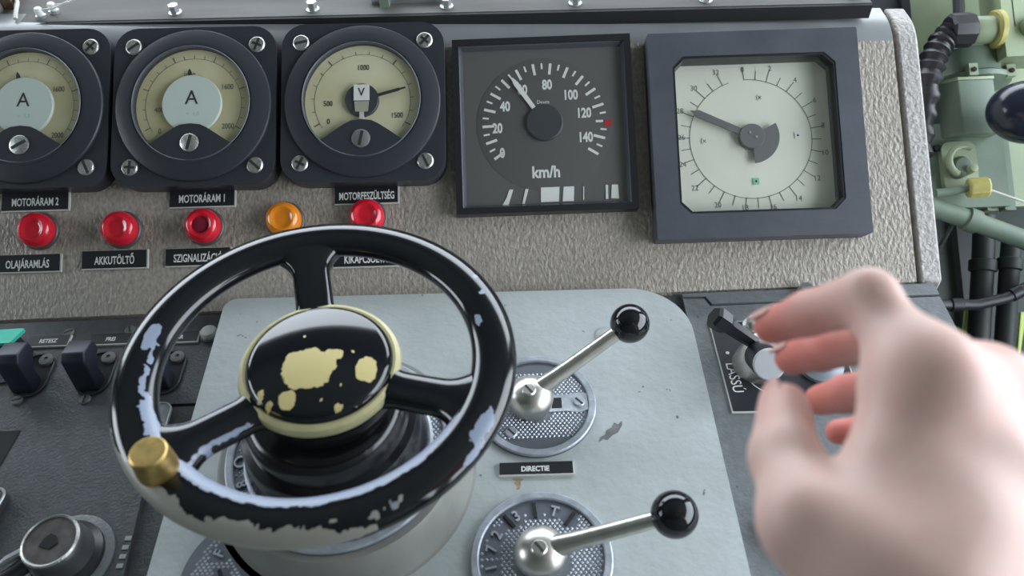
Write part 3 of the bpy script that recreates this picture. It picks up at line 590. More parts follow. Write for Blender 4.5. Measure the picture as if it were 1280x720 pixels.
disc('dial_plate', 'embossed dial plate half hidden under the front of the wheel rim', -0.1700, -0.2270, 0.0118, 0.0428, 'embossed dial plates', glyphs=gl, clip=True, rin=0.0)
gl = [('|', 0.012, 0.026, 0.4), ('|', -0.012, 0.028, -0.4)]
disc('dial_plate', 'embossed dial plate cut off by the bottom edge below the wheel', -0.0790, -0.2760, 0.0118, 0.0428, 'embossed dial plates', glyphs=gl, clip=True, rin=0.0)
gl = [(s_, 0.061*math.cos(math.radians(a)), 0.061*math.sin(math.radians(a)), math.radians(a-90)) for s_, a in (('S', 172), ('o', 188), ('8', 203), ('2', 218), ('|', 30), ('|', -8))]
disc('column_plate', 'embossed ring plate around the foot of the wheel column', BX, BY, 0.0412, 0.0705, 'embossed dial plates', glyphs=gl, rin=0.050)
# ------------------------------------------------------------------ wheel column and hand wheel
t = thing('wheel_column', 'glossy black stepped column under the hand wheel', 'column', (BX, BY, 0.0432))
obj('column_boot', G().lathe([(0.0570, 0.0), (0.0575, 0.004), (0.0560, 0.010), (0.0545, 0.020), (0.0535, 0.028), (0.0520, 0.032), (0.0480, 0.034), (0.0475, 0.037), (0.0470, 0.046), (0.0440, 0.051), (0.0400, 0.053), (0.0, 0.053)], 72), M_boot, t)
obj('foot_ring', G().lathe([(0.0590, 0.0), (0.0590, 0.0018), (0.0572, 0.0026)], 72), M_disc, t)
WZ = 0.130; WR = 0.0964; TILT = (-0.011, 0.0397)
t = thing('hand_wheel', 'black three-spoke hand wheel with chipped paint and cream hub ring', 'wheel', (WX, WY, WZ), (TILT[0], TILT[1], 0))
def angdiff(a, b): return (a-b+180) % 360-180
def rim():
    nu, nv = 540, 44; g = G(); bm = g.bm
    rows = []; ww = []; wb = []
    def soft(x, w, e): return max(0.0, min(1.0, (w-abs(x))/e+0.5))
    for i in range(nu):
        ph = 360*i/nu; p = math.radians(ph); row = []
        for j in range(nv):
            ps = 360*j/nv; q = math.radians(ps)
            rx, rz = 0.0124*math.cos(q), 0.0082*math.sin(q)
            co = Vector(((WR+rx)*math.cos(p), (WR+rx)*math.sin(p), rz)); row.append(bm.verts.new(co))
            n1 = noise.noise(co*160); n2 = noise.noise(co*420+Vector((3, 1, 2))); n3 = noise.noise(co*60+Vector((9, 4, 1)))
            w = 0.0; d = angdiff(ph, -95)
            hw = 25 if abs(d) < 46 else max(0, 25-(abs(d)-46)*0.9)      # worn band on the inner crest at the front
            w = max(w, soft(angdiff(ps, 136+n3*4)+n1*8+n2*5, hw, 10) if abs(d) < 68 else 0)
            d = angdiff(ph, -166)                                       # thin ragged strip on the left
            if abs(d) < 20: w = max(w, soft(angdiff(ps, 122)+n1*16+n2*10, 7, 8))
            for c, e, sp, sq_, k in ((172, 104, 5.5, 18, 1), (-29, 58, 6.5, 20, 1), (-36, 34, 4.5, 11, 1), (14, 120, 3, 10, 1), (33, 60, 1.0, 8, 1), (25, 75, 1.0, 8, 1), (-62, 55, 1.3, 9, 1)):
                rr = math.hypot(angdiff(ph, c)/sp, angdiff(ps, e)/sq_)+n1*0.35+n2*0.2
                w = max(w, max(0, min(1, (1-rr)/0.35+0.5)))
            ww.append(w)
            b = 0.0; d = angdiff(ph, -112)                              # bare beige lower outer flank on the front left
            hw = 34 if abs(d) < 22 else max(0, 34-(abs(d)-22)*1.5)
            if hw > 0: b = max(b, soft(angdiff(ps, 16)+n1*16+n2*8+n3*16, hw+10, 12))
            if abs(angdiff(ph, -84)) < 28: b = max(b, max(0, min(1, (n1+n2*0.7-0.42)*6+0.5))*soft(angdiff(ps, 52), 18, 10))
            wb.append(b)
        rows.append(row)
    for i in range(nu):
        a, b = rows[i], rows[(i+1) % nu]
        for j in range(nv): bm.faces.new((a[j], b[j], b[(j+1) % nv], a[(j+1) % nv]))
    m = wear_mat('chipped_black_rim_paint', (0.008, 0.0085, 0.011), [('wear_pale', (0.27, 0.315, 0.42)), ('wear_beige', (0.36, 0.34, 0.30))])  # pale wear also takes the sky's bluish reflection into its colour
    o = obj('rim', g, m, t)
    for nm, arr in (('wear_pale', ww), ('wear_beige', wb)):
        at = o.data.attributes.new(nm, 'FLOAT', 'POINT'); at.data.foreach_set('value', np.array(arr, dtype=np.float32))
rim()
def spoke(deg, worn=False):
    g = G(); a = math.radians(deg); dx, dy = math.cos(a), math.sin(a); n = 26; seg = 28; rows = []; wv = []
    for i in range(n+1):
        s = i/n; r = 0.034+s*(0.090-0.034)
        w = 0.0112+0.007*max(0, 1-s/0.25)**2+0.016*max(0, (s-0.62)/0.38)**2.2
        th = 0.0072-0.0006*math.sin(s*PI)
        z = -0.0095+0.0085*s**1.2; row = []
        for k in range(seg):
            q = 2*PI*k/seg; c, si = math.cos(q), math.sin(q)
            lx = w*math.copysign(abs(c)**0.75, c); lz = th*math.copysign(abs(si)**0.75, si)
            row.append(g.bm.verts.new((dx*r-dy*lx, dy*r+dx*lx, z+lz)))
            v = 0.0
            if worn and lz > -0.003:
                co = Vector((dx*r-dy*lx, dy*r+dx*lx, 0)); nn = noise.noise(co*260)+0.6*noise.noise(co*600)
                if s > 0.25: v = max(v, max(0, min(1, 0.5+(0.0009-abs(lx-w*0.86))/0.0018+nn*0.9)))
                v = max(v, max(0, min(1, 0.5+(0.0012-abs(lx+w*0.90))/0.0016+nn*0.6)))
            wv.append(v)
        rows.append(row)
    for x, y in zip(rows[:-1], rows[1:]):
        for k in range(seg): g.bm.faces.new((x[k], x[(k+1) % seg], y[(k+1) % seg], y[k]))
    g.bm.faces.new(rows[0]); g.bm.faces.new(rows[-1][::-1])
    o = obj('spoke', g, SPM, t)
    at = o.data.attributes.new('wear_pale', 'FLOAT', 'POINT'); at.data.foreach_set('value', np.array(wv, dtype=np.float32))
SPM = wear_mat('black_spoke_paint', (0.008, 0.0085, 0.011), [('wear_pale', (0.27, 0.315, 0.42))])  # same wear colour, sky's blue included
spoke(102); spoke(-19); spoke(-140, True)
obj('hub', G().lathe([(0.0, -0.032), (0.036, -0.032), (0.039, -0.028), (0.0415, -0.018), (0.0425, -0.013), (0.0, -0.013)], 72), M_boot, t)
obj('hub_ring', G().lathe([(0.0415, -0.0105), (0.0440, -0.0090), (0.0448, -0.0055), (0.0440, -0.0030), (0.0418, -0.0018), (0.0400, -0.0022), (0.0390, -0.0050)], 84), M_ringc, t)
def cap():
    g = G(); pr = [(0.0404, -0.0070), (0.0402, -0.0020), (0.0392, 0.0002), (0.0370, 0.0020)]
    for k in range(1, 26): r = 0.0370*(1-k/25); pr.append((r, 0.0020+0.0052*(1-(r/0.0370)**2)))
    g.lathe(pr, 128)
    m = wear_mat('chipped_black_cap_paint', (0.008, 0.0085, 0.012), [('wear_cream', (0.72, 0.60, 0.27))], rough=0.09)
    o = obj('hub_cap', g, m, t); v = []
    spots = ((-0.0035, -0.0095, 0.0138, 0.0124), (-0.0120, -0.0285, 0.0046, 0.0050), (0.0110, -0.0010, 0.0034, 0.0034), (0.0275, -0.0095, 0.0056, 0.0078), (-0.0215, -0.0310, 0.0020, 0.0026), (-0.0270, -0.0250, 0.0018, 0.0040), (0.0150, -0.0330, 0.0024, 0.0024), (0.006, -0.0285, 0.0009, 0.0009), (0.0155, -0.0205, 0.0008, 0.0008), (-0.0085, 0.012, 0.0007, 0.0007), (0.0195, 0.0015, 0.0009, 0.0009))
    for vt in o.data.vertices:
        x, y, z = vt.co; n = noise.noise(Vector((x, y, 0))*170)*0.22+noise.noise(Vector((x, y, 4))*420)*0.10; w = 0
        for sx, sy, a, b in spots:
            rr = (abs((x-sx)/a)**2.6+abs((y-sy)/b)**2.6)**(1/2.6)+n*(1 if a > 0.004 else 0.4); w = max(w, max(0, min(1, (1-rr)/0.4+0.5)))
        v.append(w)
    at = o.data.attributes.new('wear_cream', 'FLOAT', 'POINT'); at.data.foreach_set('value', np.array(v, dtype=np.float32))
cap()
a = math.radians(-133.5); kx, ky = WR*math.cos(a), WR*math.sin(a)
o = obj('spinner_knob', G().lathe([(0.0080, 0.004), (0.0098, 0.0065), (0.0100, 0.0090), (0.0091, 0.0205), (0.0088, 0.0220), (0.0080, 0.0227), (0.0, 0.0229)], 48, (kx, ky, 0)), M_brass, t)
obj('knob_stem', G().lathe([(0.0062, 0.0), (0.0062, 0.010)], 20, (kx, ky, 0)), M_chrome, t)
# ------------------------------------------------------------------ selector levers
def selector(label, hub, ball, zb):
    t = thing('selector_lever', label, 'lever', (hub[0], hub[1], zb), (0, 0, 0), 'chrome selector levers')
    r = 0.0158
    pr = [(0.0120, 0), (0.0128, 0.003), (0.0150, 0.007), (r, 0.0125)]
    for k in range(1, 11): a = k/10*PI/2; pr.append((r*math.cos(a) if k < 10 else 0, 0.0125+0.0125*math.sin(a)))
    h = obj('hub', G().lathe(pr, 48), M_chrome, t)
    s = screw_parts(t, -0.001, -0.003, 0.0242, 0.0048, 'hub_screw', 2.2, m=M_chrome)
    b = Vector(ball)-Vector((hub[0], hub[1], zb)); a0 = Vector((0, 0, 0.0145)); d = (b-a0).normalized()
    obj('rod', G().tube([a0+d*0.006, a0+d*0.022, (a0+b)/2, b-d*0.010], [0.0070, 0.0056, 0.0052, 0.0050], 20), M_chrome, t)
    obj('ball_knob', G().sphere(b, 0.0134), M_blackgloss, t)
selector('chrome lever with black ball pointing up beside the small window', (0.0022, -0.1135), (0.0712, -0.0812, 0.0610), 0.0142)
selector('chrome lever with black ball over the lower embossed dial plate', (0.0035, -0.2235), (0.0786, -0.2198, 0.0600), 0.0142)
plate('DIRECTIE', 0.0040, -0.1612, 0.0492, 0.0098, 'small black plate DIRECTIE between the two embossed dial plates', -0.014, 0.0052, 0.85, 0.0120, tx=-0.001)
# ------------------------------------------------------------------ switch group right of the casting
t = thing('legend_plate', 'black legend plate LASSÚ with thin white border, partly behind the hand', 'legend plate', (0, 0, 0))
PL = [(0.1430, -0.1165), (0.2360, -0.1190), (0.2370, -0.0355), (0.1425, -0.0335)]
obj('plate_border', G().prism(PL, 0.0, 0.0014, 0.0003), M_wcore, t)
cxp = sum(p[0] for p in PL)/4; cyp = sum(p[1] for p in PL)/4
sh = [(x+(0.0009 if x < cxp else -0.0009), y+(0.0009 if y < cyp else -0.0009)) for x, y in PL]
obj('plate_face', G().prism(sh, 0.0012, 0.0017), mat('blue_black_plate', (0.022, 0.024, 0.030), 0.4), t)
g = G(); g.text('LASSÚ', 0.0108, 0.1505, -0.0870, 0.0019, -PI/2+0.02, 0.9, 0.00005)
g.prism(circ(0.0014, 14, 0.1505, -0.0645), 0.0018, 0.0020)
for k in range(8):
    a0 = math.radians(195+k*7); a1 = math.radians(195+(k+1)*7); c = (0.180, -0.082)
    g.quad(*[(c[0]+r*math.cos(a), c[1]+r*math.sin(a), 0.0019) for r, a in ((0.0205, a0), (0.0205, a1), (0.0212, a1), (0.0212, a0))])
obj('lettering', g, M_white, t, recalc=False)
t = thing('rotary_switch', 'rotary switch with black hexagonal handle and bright round cap', 'switch', (0.1690, -0.0765, 0.0017))
obj('cone_base', G().lathe([(0.0175, 0), (0.0165, 0.006), (0.0120, 0.020), (0.0090, 0.027), (0.0, 0.0285)], 36), M_chrome, t)
tip = Vector((-0.0372, 0.0100, 0.047)); st = Vector((-0.002, 0.0, 0.022)); d = (tip-st).normalized()
obj('handle', G().lathe([(0.0, -0.004), (0.0042, -0.003), (0.0046, 0.0), (0.0058, 0.028), (0.0066, 0.030), (0.0082, 0.032), (0.0086, 0.041), (0.0070, 0.0435), (0.0, 0.0435)], 6, M=align(st, tip)), M_black, t, smooth=0.3)
c0 = Vector((-0.003, -0.004, 0.018)); c1 = Vector((-0.0062, -0.0310, 0.0420))
obj('cap_barrel', G().lathe([(0.0090, 0.0), (0.0108, 0.006), (0.0112, 0.033), (0.0104, 0.0345)], 36, M=align(c0, c1)), M_black, t)
obj('round_cap', G().lathe([(0.0108, 0.0325), (0.0108, 0.0355), (0.0100, 0.0362), (0.0, 0.0364)], 36, M=align(c0, c1)), mat('satin_white_cap', (0.62, 0.63, 0.66), 0.35), t)
t = thing('push_pin', 'small bright metal button beside the hexagonal handle', 'button', (0.1745, -0.0400, 0.0017))
obj('pin', G().lathe([(0.0048, 0.0), (0.0048, 0.007), (0.0038, 0.009), (0, 0.0092)], 20), M_alu, t)
obj('pin_collar', G().lathe([(0.0075, 0.0), (0.0075, 0.0015), (0.005, 0.0022)], 20), M_screw, t)
t = thing('rotary_switch', 'second rotary switch with dark handle, glimpsed between the fingers', 'switch', (0.2150, -0.0800, 0.0017))
obj('base_ring', G().lathe([(0.016, 0), (0.016, 0.003), (0.010, 0.006), (0.008, 0.016), (0, 0.017)], 32), mat('grey_blue_ring', (0.26, 0.30, 0.34), 0.4), t)
obj('handle', G().tube([(0.0, 0, 0.012), (0.010, 0.004, 0.022), (0.024, 0.006, 0.026)], [0.005, 0.0045, 0.006], 12), M_navy, t)
t = thing('black_button', 'round black push button half hidden behind the thumb', 'button', (0.1545, -0.2060, 0.0))
obj('bezel', G().lathe([(0.0140, 0), (0.0140, 0.002), (0.0115, 0.003)], 32), M_deskd, t)
obj('cap', G().lathe([(0.0110, 0.001), (0.0110, 0.008), (0.0095, 0.0105), (0, 0.0115)], 32), M_black, t)
t = thing('hex_bolt', 'bright bolt standing on the strip below the large square dial', 'bolt', (0.2240, -0.0070, 0.0008))
obj('bolt_head', G().prism(circ(0.0050, 6), 0.001, 0.0070, 0.0006), M_alu, t)
obj('washer', G().lathe([(0.0065, 0), (0.0065, 0.001), (0, 0.001)], 20), M_screw, t)
# ------------------------------------------------------------------ machinery to the right (stands parallel to the instrument panel)
def mthing(name, label, cat, u, v, h, group=None):
    o = pthing(name, label, cat, u, v, group); o.location = pan(u, v, h); return o
VUP = Matrix.Rotation(-PI/2, 4, 'X')       # local z -> up along the panel
def along_u(x, y, z): return Matrix.Translation((x, y, z)) @ Matrix.Rotation(PI/2, 4, 'Y')
M_mid = mat('midnight_paint', (0.028, 0.032, 0.042), 0.5)
t = mthing('dark_cabinet', 'dark blue-black cabinet side behind the end of the panel', 'cabinet', 0.345, 0.205, -0.105)
obj('cabinet_side', G().box(-0.04, 0.040, 0.0, 0.12, -0.02, 0.0, 0.003), M_mid, t)
obj('cabinet_rib', G().box(0.033, 0.041, 0.0, 0.12, 0.0, 0.004, 0.001), M_mid, t)
t = mthing('equipment_frame', 'pale green equipment backing plate behind the valves', 'backing plate', 0.37, 0.06, -0.130)
obj('back_plate', G().box(0.0, 0.26, 0.022, 0.26, -0.006, 0.0, 0.001), M_green, t)
obj('sub_plate', G().box(-0.015, 0.072, 0.012, 0.090, 0.030, 0.058, 0.002), M_green2, t)
obj('bracket', G().box(0.0, 0.060, 0.030, 0.080, 0.0, 0.030, 0.001), M_green3, t)
obj('sub_plate_bolt', G().prism(circ(0.0032, 6), 0.058, 0.062, 0.0004), M_void, t, (0.010, 0.067, 0))
t = mthing('dark_bulkhead', 'shade-darkened green bulkhead in the gap right of the desk', 'bulkhead', 0.36, -0.30, -0.215)
obj('bulkhead_plate', G().box(0.0, 0.34, 0.0, 0.40, -0.01, 0.0, 0.002), mat('shaded_bulkhead_green', (0.030, 0.042, 0.035), 0.6, var=0.25, vscale=14), t)  # the cavity's shade is put into this dark green
obj('bulkhead_rib', G().box(0.105, 0.118, 0.0, 0.40, 0.0, 0.012, 0.002), M_void, t)
t = mthing('corrugated_hose', 'black corrugated hose with elbow nut beside the panel end', 'hose', 0.374, 0.10, -0.060)
pts = [(-0.010, 0.02, -0.012), (-0.006, 0.055, -0.006), (0.000, 0.091, 0), (0.007, 0.110, 0), (0.016, 0.124, 0), (0.026, 0.131, 0), (0.032, 0.132, 0)]
P = []
for k in range(len(pts)-1):
    for q in range(9): P.append(Vector(pts[k]).lerp(Vector(pts[k+1]), q/9))
P.append(Vector(pts[-1]))
for it in range(4): P = [P[0]]+[(P[i-1]+P[i]*2+P[i+1])/4 for i in range(1, len(P)-1)]+[P[-1]]
obj('hose_tube', G().tube(P, [0.0108+0.0016*math.sin(i*1.5) for i in range(len(P))], 18), M_hose, t)
obj('elbow_nut', G().lathe([(0.0, 0), (0.0125, 0.0), (0.0150, 0.002), (0.0155, 0.016), (0.0150, 0.021), (0.0125, 0.0225), (0, 0.0225)], 10, M=along_u(0.021, 0.1325, 0)), M_hose, t, smooth=0.3)
obj('cable_tail', G().tube([(0.032, 0.140, 0.0), (0.035, 0.155, -0.002), (0.040, 0.185, -0.008), (0.044, 0.22, -0.015)], 0.0050, 10), M_hose, t)
t = mthing('pipe_union', 'pale green pipe union joining the hose to the valve block', 'pipe fitting', 0.4175, 0.2320, -0.060)
obj('sleeve', G().lathe([(0.0, 0), (0.0115, 0.0), (0.0122, 0.0015), (0.0122, 0.019), (0.0, 0.019)], 32, M=along_u(0, 0, 0)), M_green, t)
obj('flange', G().lathe([(0.0, 0.0175), (0.0155, 0.0175), (0.0170, 0.019), (0.0170, 0.0235), (0.0, 0.0235)], 32, M=along_u(0, 0, 0)), M_yel, t)
t = mthing('valve_block', 'large pale green valve block with a round bolt at the upper right corner', 'valve block', 0.4415, 0.2035, -0.085)
obj('block', G().box(0.0, 0.09, 0.0, 0.11, 0, 0.032, 0.002, 3), M_green, t)
b = obj('bolt', G().lathe([(0, 0.0), (0.009, 0.0), (0.0095, 0.001), (0.0095, 0.006), (0.008, 0.008), (0, 0.0085)], 24), M_green2, t, (0.0235, 0.0255, 0.032))
obj('groove', G().box(0.0100, 0.0107, 0.028, 0.058, 0.032, 0.0323), M_seam, t)
t = mthing('pump_drum', 'green round drum with flanged rim and lug below the pipe union', 'drum', 0.4290, 0.1905, -0.098)
obj('drum_body', G().lathe([(0.0, 0.0), (0.034, 0.0), (0.037, 0.001), (0.0375, 0.003), (0.0375, 0.0055), (0.0345, 0.0070), (0.0335, 0.0090), (0.0330, 0.0300), (0.0, 0.0335)], 48, M=VUP), M_green2, t)
obj('rim_gap', G().lathe([(0.0347, 0.0066), (0.0352, 0.0070), (0.0344, 0.0074)], 48, M=VUP), M_seam, t)
for a in (-112, -48):
    o = obj('lug', G().box(-0.004, 0.004, -0.004, 0.007, -0.003, 0.004, 0.001), M_green, t, (0.0365*math.cos(math.radians(a)), 0.004, -0.0365*math.sin(math.radians(a))))
    obj('lug_bolt', G().lathe([(0, 0), (0.0022, 0), (0.0022, 0.0014), (0, 0.0018)], 12), M_seam, o, (0, 0.001, 0.004))
t = mthing('junction_box', 'green junction box with a sloped corner below the drum', 'box', 0.3800, 0.1360, -0.072)
fp = [(0.0, -0.026), (0.0, -0.006), (0.020, 0.012), (0.052, 0.012), (0.052, -0.026)]
obj('box_body', G().prism([(x, -z) for x, z in fp][::-1], 0.0, 0.0500, 0.0012, rot=VUP), M_green2, t)
obj('box_lid', G().prism([(x*1.03-0.001, -z*1.04) for x, z in fp][::-1], 0.0500, 0.0530, 0.0006, rot=VUP), M_green, t)
t = mthing('lock_valve', 'small green valve with a rounded back plate and curved handle', 'valve', 0.3975, 0.1085, -0.072)
obj('back_plate', G().prism(rrect(0.031, 0.046, 0.008), 0.0, 0.006, 0.001), M_green, t)
obj('body', G().lathe([(0, 0.006), (0.0095, 0.006), (0.0095, 0.014), (0.007, 0.017), (0, 0.018)], 28), M_green2, t, (-0.003, -0.002, 0))
obj('curved_handle', G().tube([(-0.002-0.0135*math.cos(math.radians(a)), 0.002+0.0135*math.sin(math.radians(a)), 0.017) for a in range(-60, 125, 12)], 0.0030, 12), M_green, t)
obj('spindle', G().lathe([(0, 0.014), (0.0040, 0.014), (0.0034, 0.024), (0, 0.025)], 16), M_green, t, (0.002, -0.006, 0))
t = mthing('yellow_fitting', 'dull yellow pipe fitting with a thin rod leading right', 'pipe fitting', 0.4030, 0.0855, -0.052)
obj('nut', G().lathe([(0, -0.0085), (0.0082, -0.0085), (0.0090, -0.007), (0.0090, 0.007), (0.0078, 0.0085), (0, 0.0085)], 8, M=Matrix.Rotation(1.35, 4, 'Y')), M_yel, t, smooth=0.3)
obj('rod', G().tube([(0.006, -0.001, 0.0), (0.040, -0.016, 0.002), (0.10, -0.042, 0.004)], 0.0012, 8), M_wcore, t)
obj('tail_pipe', G().tube([(-0.006, 0.001, 0.0), (-0.018, -0.001, -0.004), (-0.034, -0.002, -0.006)], 0.0035, 12), M_green2, t)
t = mthing('ball_handle', 'large dark blue rounded brake handle at the right edge', 'handle', 0.4330, 0.1410, -0.020)
obj('grip', G().sphere((0, 0, 0), 0.0262, M=Matrix.Rotation(-0.2, 4, 'Z') @ Matrix.Diagonal((1.28, 1.0, 1.0, 1))), mat('blue_black_gloss', (0.020, 0.024, 0.042), 0.2), t)
obj('shaft', G().tube([(0.02, -0.005, 0.0), (0.08, -0.02, -0.01), (0.16, -0.04, -0.02)], 0.010, 16), M_void, t)
for u, m, lb in ((0.4300, M_green, 'green vertical channel right of the small valve'), (0.4460, M_green2, 'darker green channel at the right edge under the handle')):
    t = mthing('channel_post', lb, 'post', u, 0.070, -0.090, 'vertical channels')
    obj('web', G().box(-0.004, 0.007, 0.0, 0.075, 0.0, 0.008, 0.001), m, t)
    obj('flange', G().box(-0.006, -0.003, 0.0, 0.075, 0.004, 0.013, 0.0006), m, t)
def rod(name, label, cat, pts, r, m):
    pts = [Vector(pan(*p)) for p in pts]
    t = thing(name, label, cat, pts[0]); b = pts[0]; n = len(pts)
    obj('pipe', G().tube([p-b for p in pts], r, 14), m, t)
    for q in (0.35, 0.8):
        i = q*(n-1); k = int(i); c = pts[k].lerp(pts[k+1], i-k)-b
        obj('collar', G().lathe([(r*1.0, -0.006), (r*1.25, -0.005), (r*1.25, 0.005), (r*1.0, 0.006)], 14, M=align(c, c+pts[k+1]-pts[k])), m, t)
rod('green_pipe', 'thick dark green pipe sloping down to the right below the valve', 'pipe', [(0.345, 0.082, -0.066), (0.40, 0.060, -0.066), (0.446, 0.040, -0.066), (0.56, -0.012, -0.066)], 0.0085, M_green2)
rod('drain_pipe', 'dark vertical pipe in the shadow right of the desk edge', 'pipe', [(0.455, 0.075, -0.135), (0.449, 0.03, -0.135), (0.436, -0.05, -0.135), (0.42, -0.20, -0.135)], 0.010, M_void)
rod('drain_pipe', 'second dark vertical pipe nearest the right edge', 'pipe', [(0.478, 0.06, -0.13), (0.472, 0.03, -0.13), (0.458, -0.05, -0.13), (0.44, -0.20, -0.13)], 0.009, M_void)
rod('thin_conduit', 'thin dark conduit slanting behind the end of the panel', 'pipe', [(0.435, 0.075, -0.15), (0.415, 0.045, -0.15), (0.395, 0.015, -0.15), (0.37, -0.03, -0.15)], 0.0022, M_void)
rod('black_hose', 'black rubber hose curving across the gap beside the desk', 'hose', [(0.352, -0.006, -0.10), (0.392, -0.012, -0.11), (0.425, -0.013, -0.11), (0.452, -0.008, -0.11), (0.50, 0.014, -0.11)], 0.0052, M_hose)
for u0, v0, u1, v1, w, lb in ((0.4350, -0.016, 0.4240, -0.060, 0.0038, 'widest painted slit of lime light low in the gap beside the hand'), (0.4660, -0.012, 0.4620, -0.045, 0.0022, 'thin painted slit of lime light between two dark pipes'), (0.4865, -0.020, 0.4775, -0.060, 0.0026, 'painted slit of lime light at the right edge above the wrist')):
    t = mthing('lime_light_slit', lb, 'strip', u0, v0, -0.145, 'painted lime light slits'); du, dv = u1-u0, v1-v0
    obj('strip', G().prism([(-w, 0), (du-w*0.5, dv), (du+w*0.5, dv), (w, 0)], 0.0, 0.004, 0.0006), M_lime, t)  # light seen through gaps, added as a lime-coloured piece
    obj('slit_edge', G().tube([(-w, 0, 0.004), (du-w*0.5, dv, 0.004)], 0.0007, 6), M_green, t)
# ------------------------------------------------------------------ the hand
def hand():
    J = dict(i_tip=(0.0906, -0.2366, 0.244), i_dip=(0.0989, -0.243, 0.2584), i_pip=(0.1117, -0.2525, 0.2768), i_mcp=(0.1198, -0.2912, 0.2752),
             m_tip=(0.1079, -0.2276, 0.2114), m_dip=(0.1139, -0.2344, 0.2256), m_pip=(0.1258, -0.247, 0.2479), m_mcp=(0.1462, -0.2797, 0.2585),
             r_tip=(0.1262, -0.2294, 0.1826), r_dip=(0.1317, -0.2361, 0.1967), r_pip=(0.1403, -0.2481, 0.2197), r_mcp=(0.1691, -0.2730, 0.2330),
             l_tip=(0.1376, -0.2346, 0.1642), l_dip=(0.147, -0.2376, 0.1682), l_pip=(0.1546, -0.2474, 0.1863), l_mcp=(0.1844, -0.277, 0.1997),
             t_tip=(0.0840, -0.2759, 0.2487), t_ip=(0.0770, -0.2985, 0.2553), t_mcp=(0.0757, -0.3243, 0.2629), t_cmc=(0.1003, -0.3447, 0.2603),
             wrist=(0.1522, -0.341, 0.2363), elbow=(0.2969, -0.4759, 0.0916))
    J = {k: np.array(v) for k, v in J.items()}
    fore = J['wrist']+(J['elbow']-J['wrist'])*0.75
    allp = np.array(list(J.values())[:-1]+[fore]); lo = allp.min(0)-0.045; hi = allp.max(0)+0.045; h = 0.0019
    n = np.ceil((hi-lo)/h).astype(int)+1
    ax = [lo[i]+h*np.arange(n[i]) for i in range(3)]
    X, Y, Z = np.meshgrid(*ax, indexing='ij'); Pt = np.stack([X, Y, Z], -1).astype(np.float32).reshape(-1, 3)
    def cone(P, a, b, ra, rb):
        a = a.astype(np.float32); b = b.astype(np.float32); ab = b-a; t_ = np.clip(((P-a) @ ab)/(ab @ ab), 0, 1)
        return np.linalg.norm(P-a-t_[:, None]*ab, axis=1)-(ra+(rb-ra)*t_)
    def smin(a, b, k):
        hh = np.clip(0.5+0.5*(b-a)/k, 0, 1); return b+(a-b)*hh-k*hh*(1-hh)
    def field(P):
        w = J['wrist']
        palm = cone(P, J['i_mcp'], w*0.55+J['i_mcp']*0.45, 0.0125, 0.0150)
        for nm, r in (('m', 0.0125), ('r', 0.0120), ('l', 0.0112)):
            palm = smin(palm, cone(P, J[nm+'_mcp'], w*0.7+J[nm+'_mcp']*0.3, r, 0.0165), 0.010)
        palm = smin(palm, cone(P, w*0.7+J['m_mcp']*0.3, w*0.7+J['r_mcp']*0.3, 0.020, 0.020), 0.014)
        palm = smin(palm, cone(P, J['i_mcp'], J['l_mcp'], 0.0105, 0.0100), 0.010)
        palm = smin(palm, cone(P, w, fore, 0.0225, 0.036), 0.020)
        palm = smin(palm, cone(P, J['t_cmc'], w, 0.0185, 0.0215), 0.020)
        palm = smin(palm, cone(P, J['t_mcp']*0.45+J['t_cmc']*0.55, J['i_mcp']*0.6+w*0.4, 0.0175, 0.0125), 0.016)
        thumb = smin(smin(cone(P, J['t_tip'], J['t_ip'], 0.0088, 0.0108), cone(P, J['t_ip'], J['t_mcp'], 0.0104, 0.0130), 0.004), cone(P, J['t_mcp'], J['t_cmc'], 0.0130, 0.0190), 0.008)
        body = smin(palm, thumb, 0.009)
        webp = J['i_mcp']*0.62+J['i_pip']*0.38
        body = smin(body, cone(P, webp, J['t_mcp']*0.5+J['t_cmc']*0.5, 0.0075, 0.0090), 0.012)
        body = smin(body, cone(P, np.array((0.1085, -0.3080, 0.2670)), np.array((0.1130, -0.3290, 0.2640)), 0.0120, 0.0165), 0.014)
        body = smin(body, cone(P, J['i_mcp']*0.8+J['i_pip']*0.2, J['m_mcp'], 0.0125, 0.0120), 0.018)
        fs = None
        for nm, r in (('i', (0.0070, 0.0080, 0.0094, 0.0112)), ('m', (0.0072, 0.0082, 0.0095, 0.0112)), ('r', (0.0068, 0.0078, 0.0090, 0.0106)), ('l', (0.0060, 0.0068, 0.0078, 0.0095))):
            f = smin(smin(cone(P, J[nm+'_tip'], J[nm+'_dip'], r[0], r[1]), cone(P, J[nm+'_dip'], J[nm+'_pip'], r[1], r[2]), 0.003), cone(P, J[nm+'_pip'], J[nm+'_mcp'], r[2], r[3]), 0.004)
            fs = f if fs is None else smin(fs, f, 0.0012)
        return smin(body, fs, 0.006)
    D = np.empty(len(Pt), np.float32)
    for s in range(0, len(Pt), 400000): D[s:s+400000] = field(Pt[s:s+400000])
    D = D.reshape(n)
    # surface nets
    c = np.zeros(tuple(n-1), np.int8)
    for i in (0, 1):
        for j in (0, 1):
            for k in (0, 1): c += (D[i:n[0]-1+i, j:n[1]-1+j, k:n[2]-1+k] < 0)
    act = (c > 0) & (c < 8); idx = -np.ones(act.shape, np.int64); cells = np.argwhere(act); idx[act] = np.arange(len(cells))
    acc = np.zeros((len(cells), 3)); cnt = np.zeros(len(cells))
    corners = [(i, j, k) for i in (0, 1) for j in (0, 1) for k in (0, 1)]
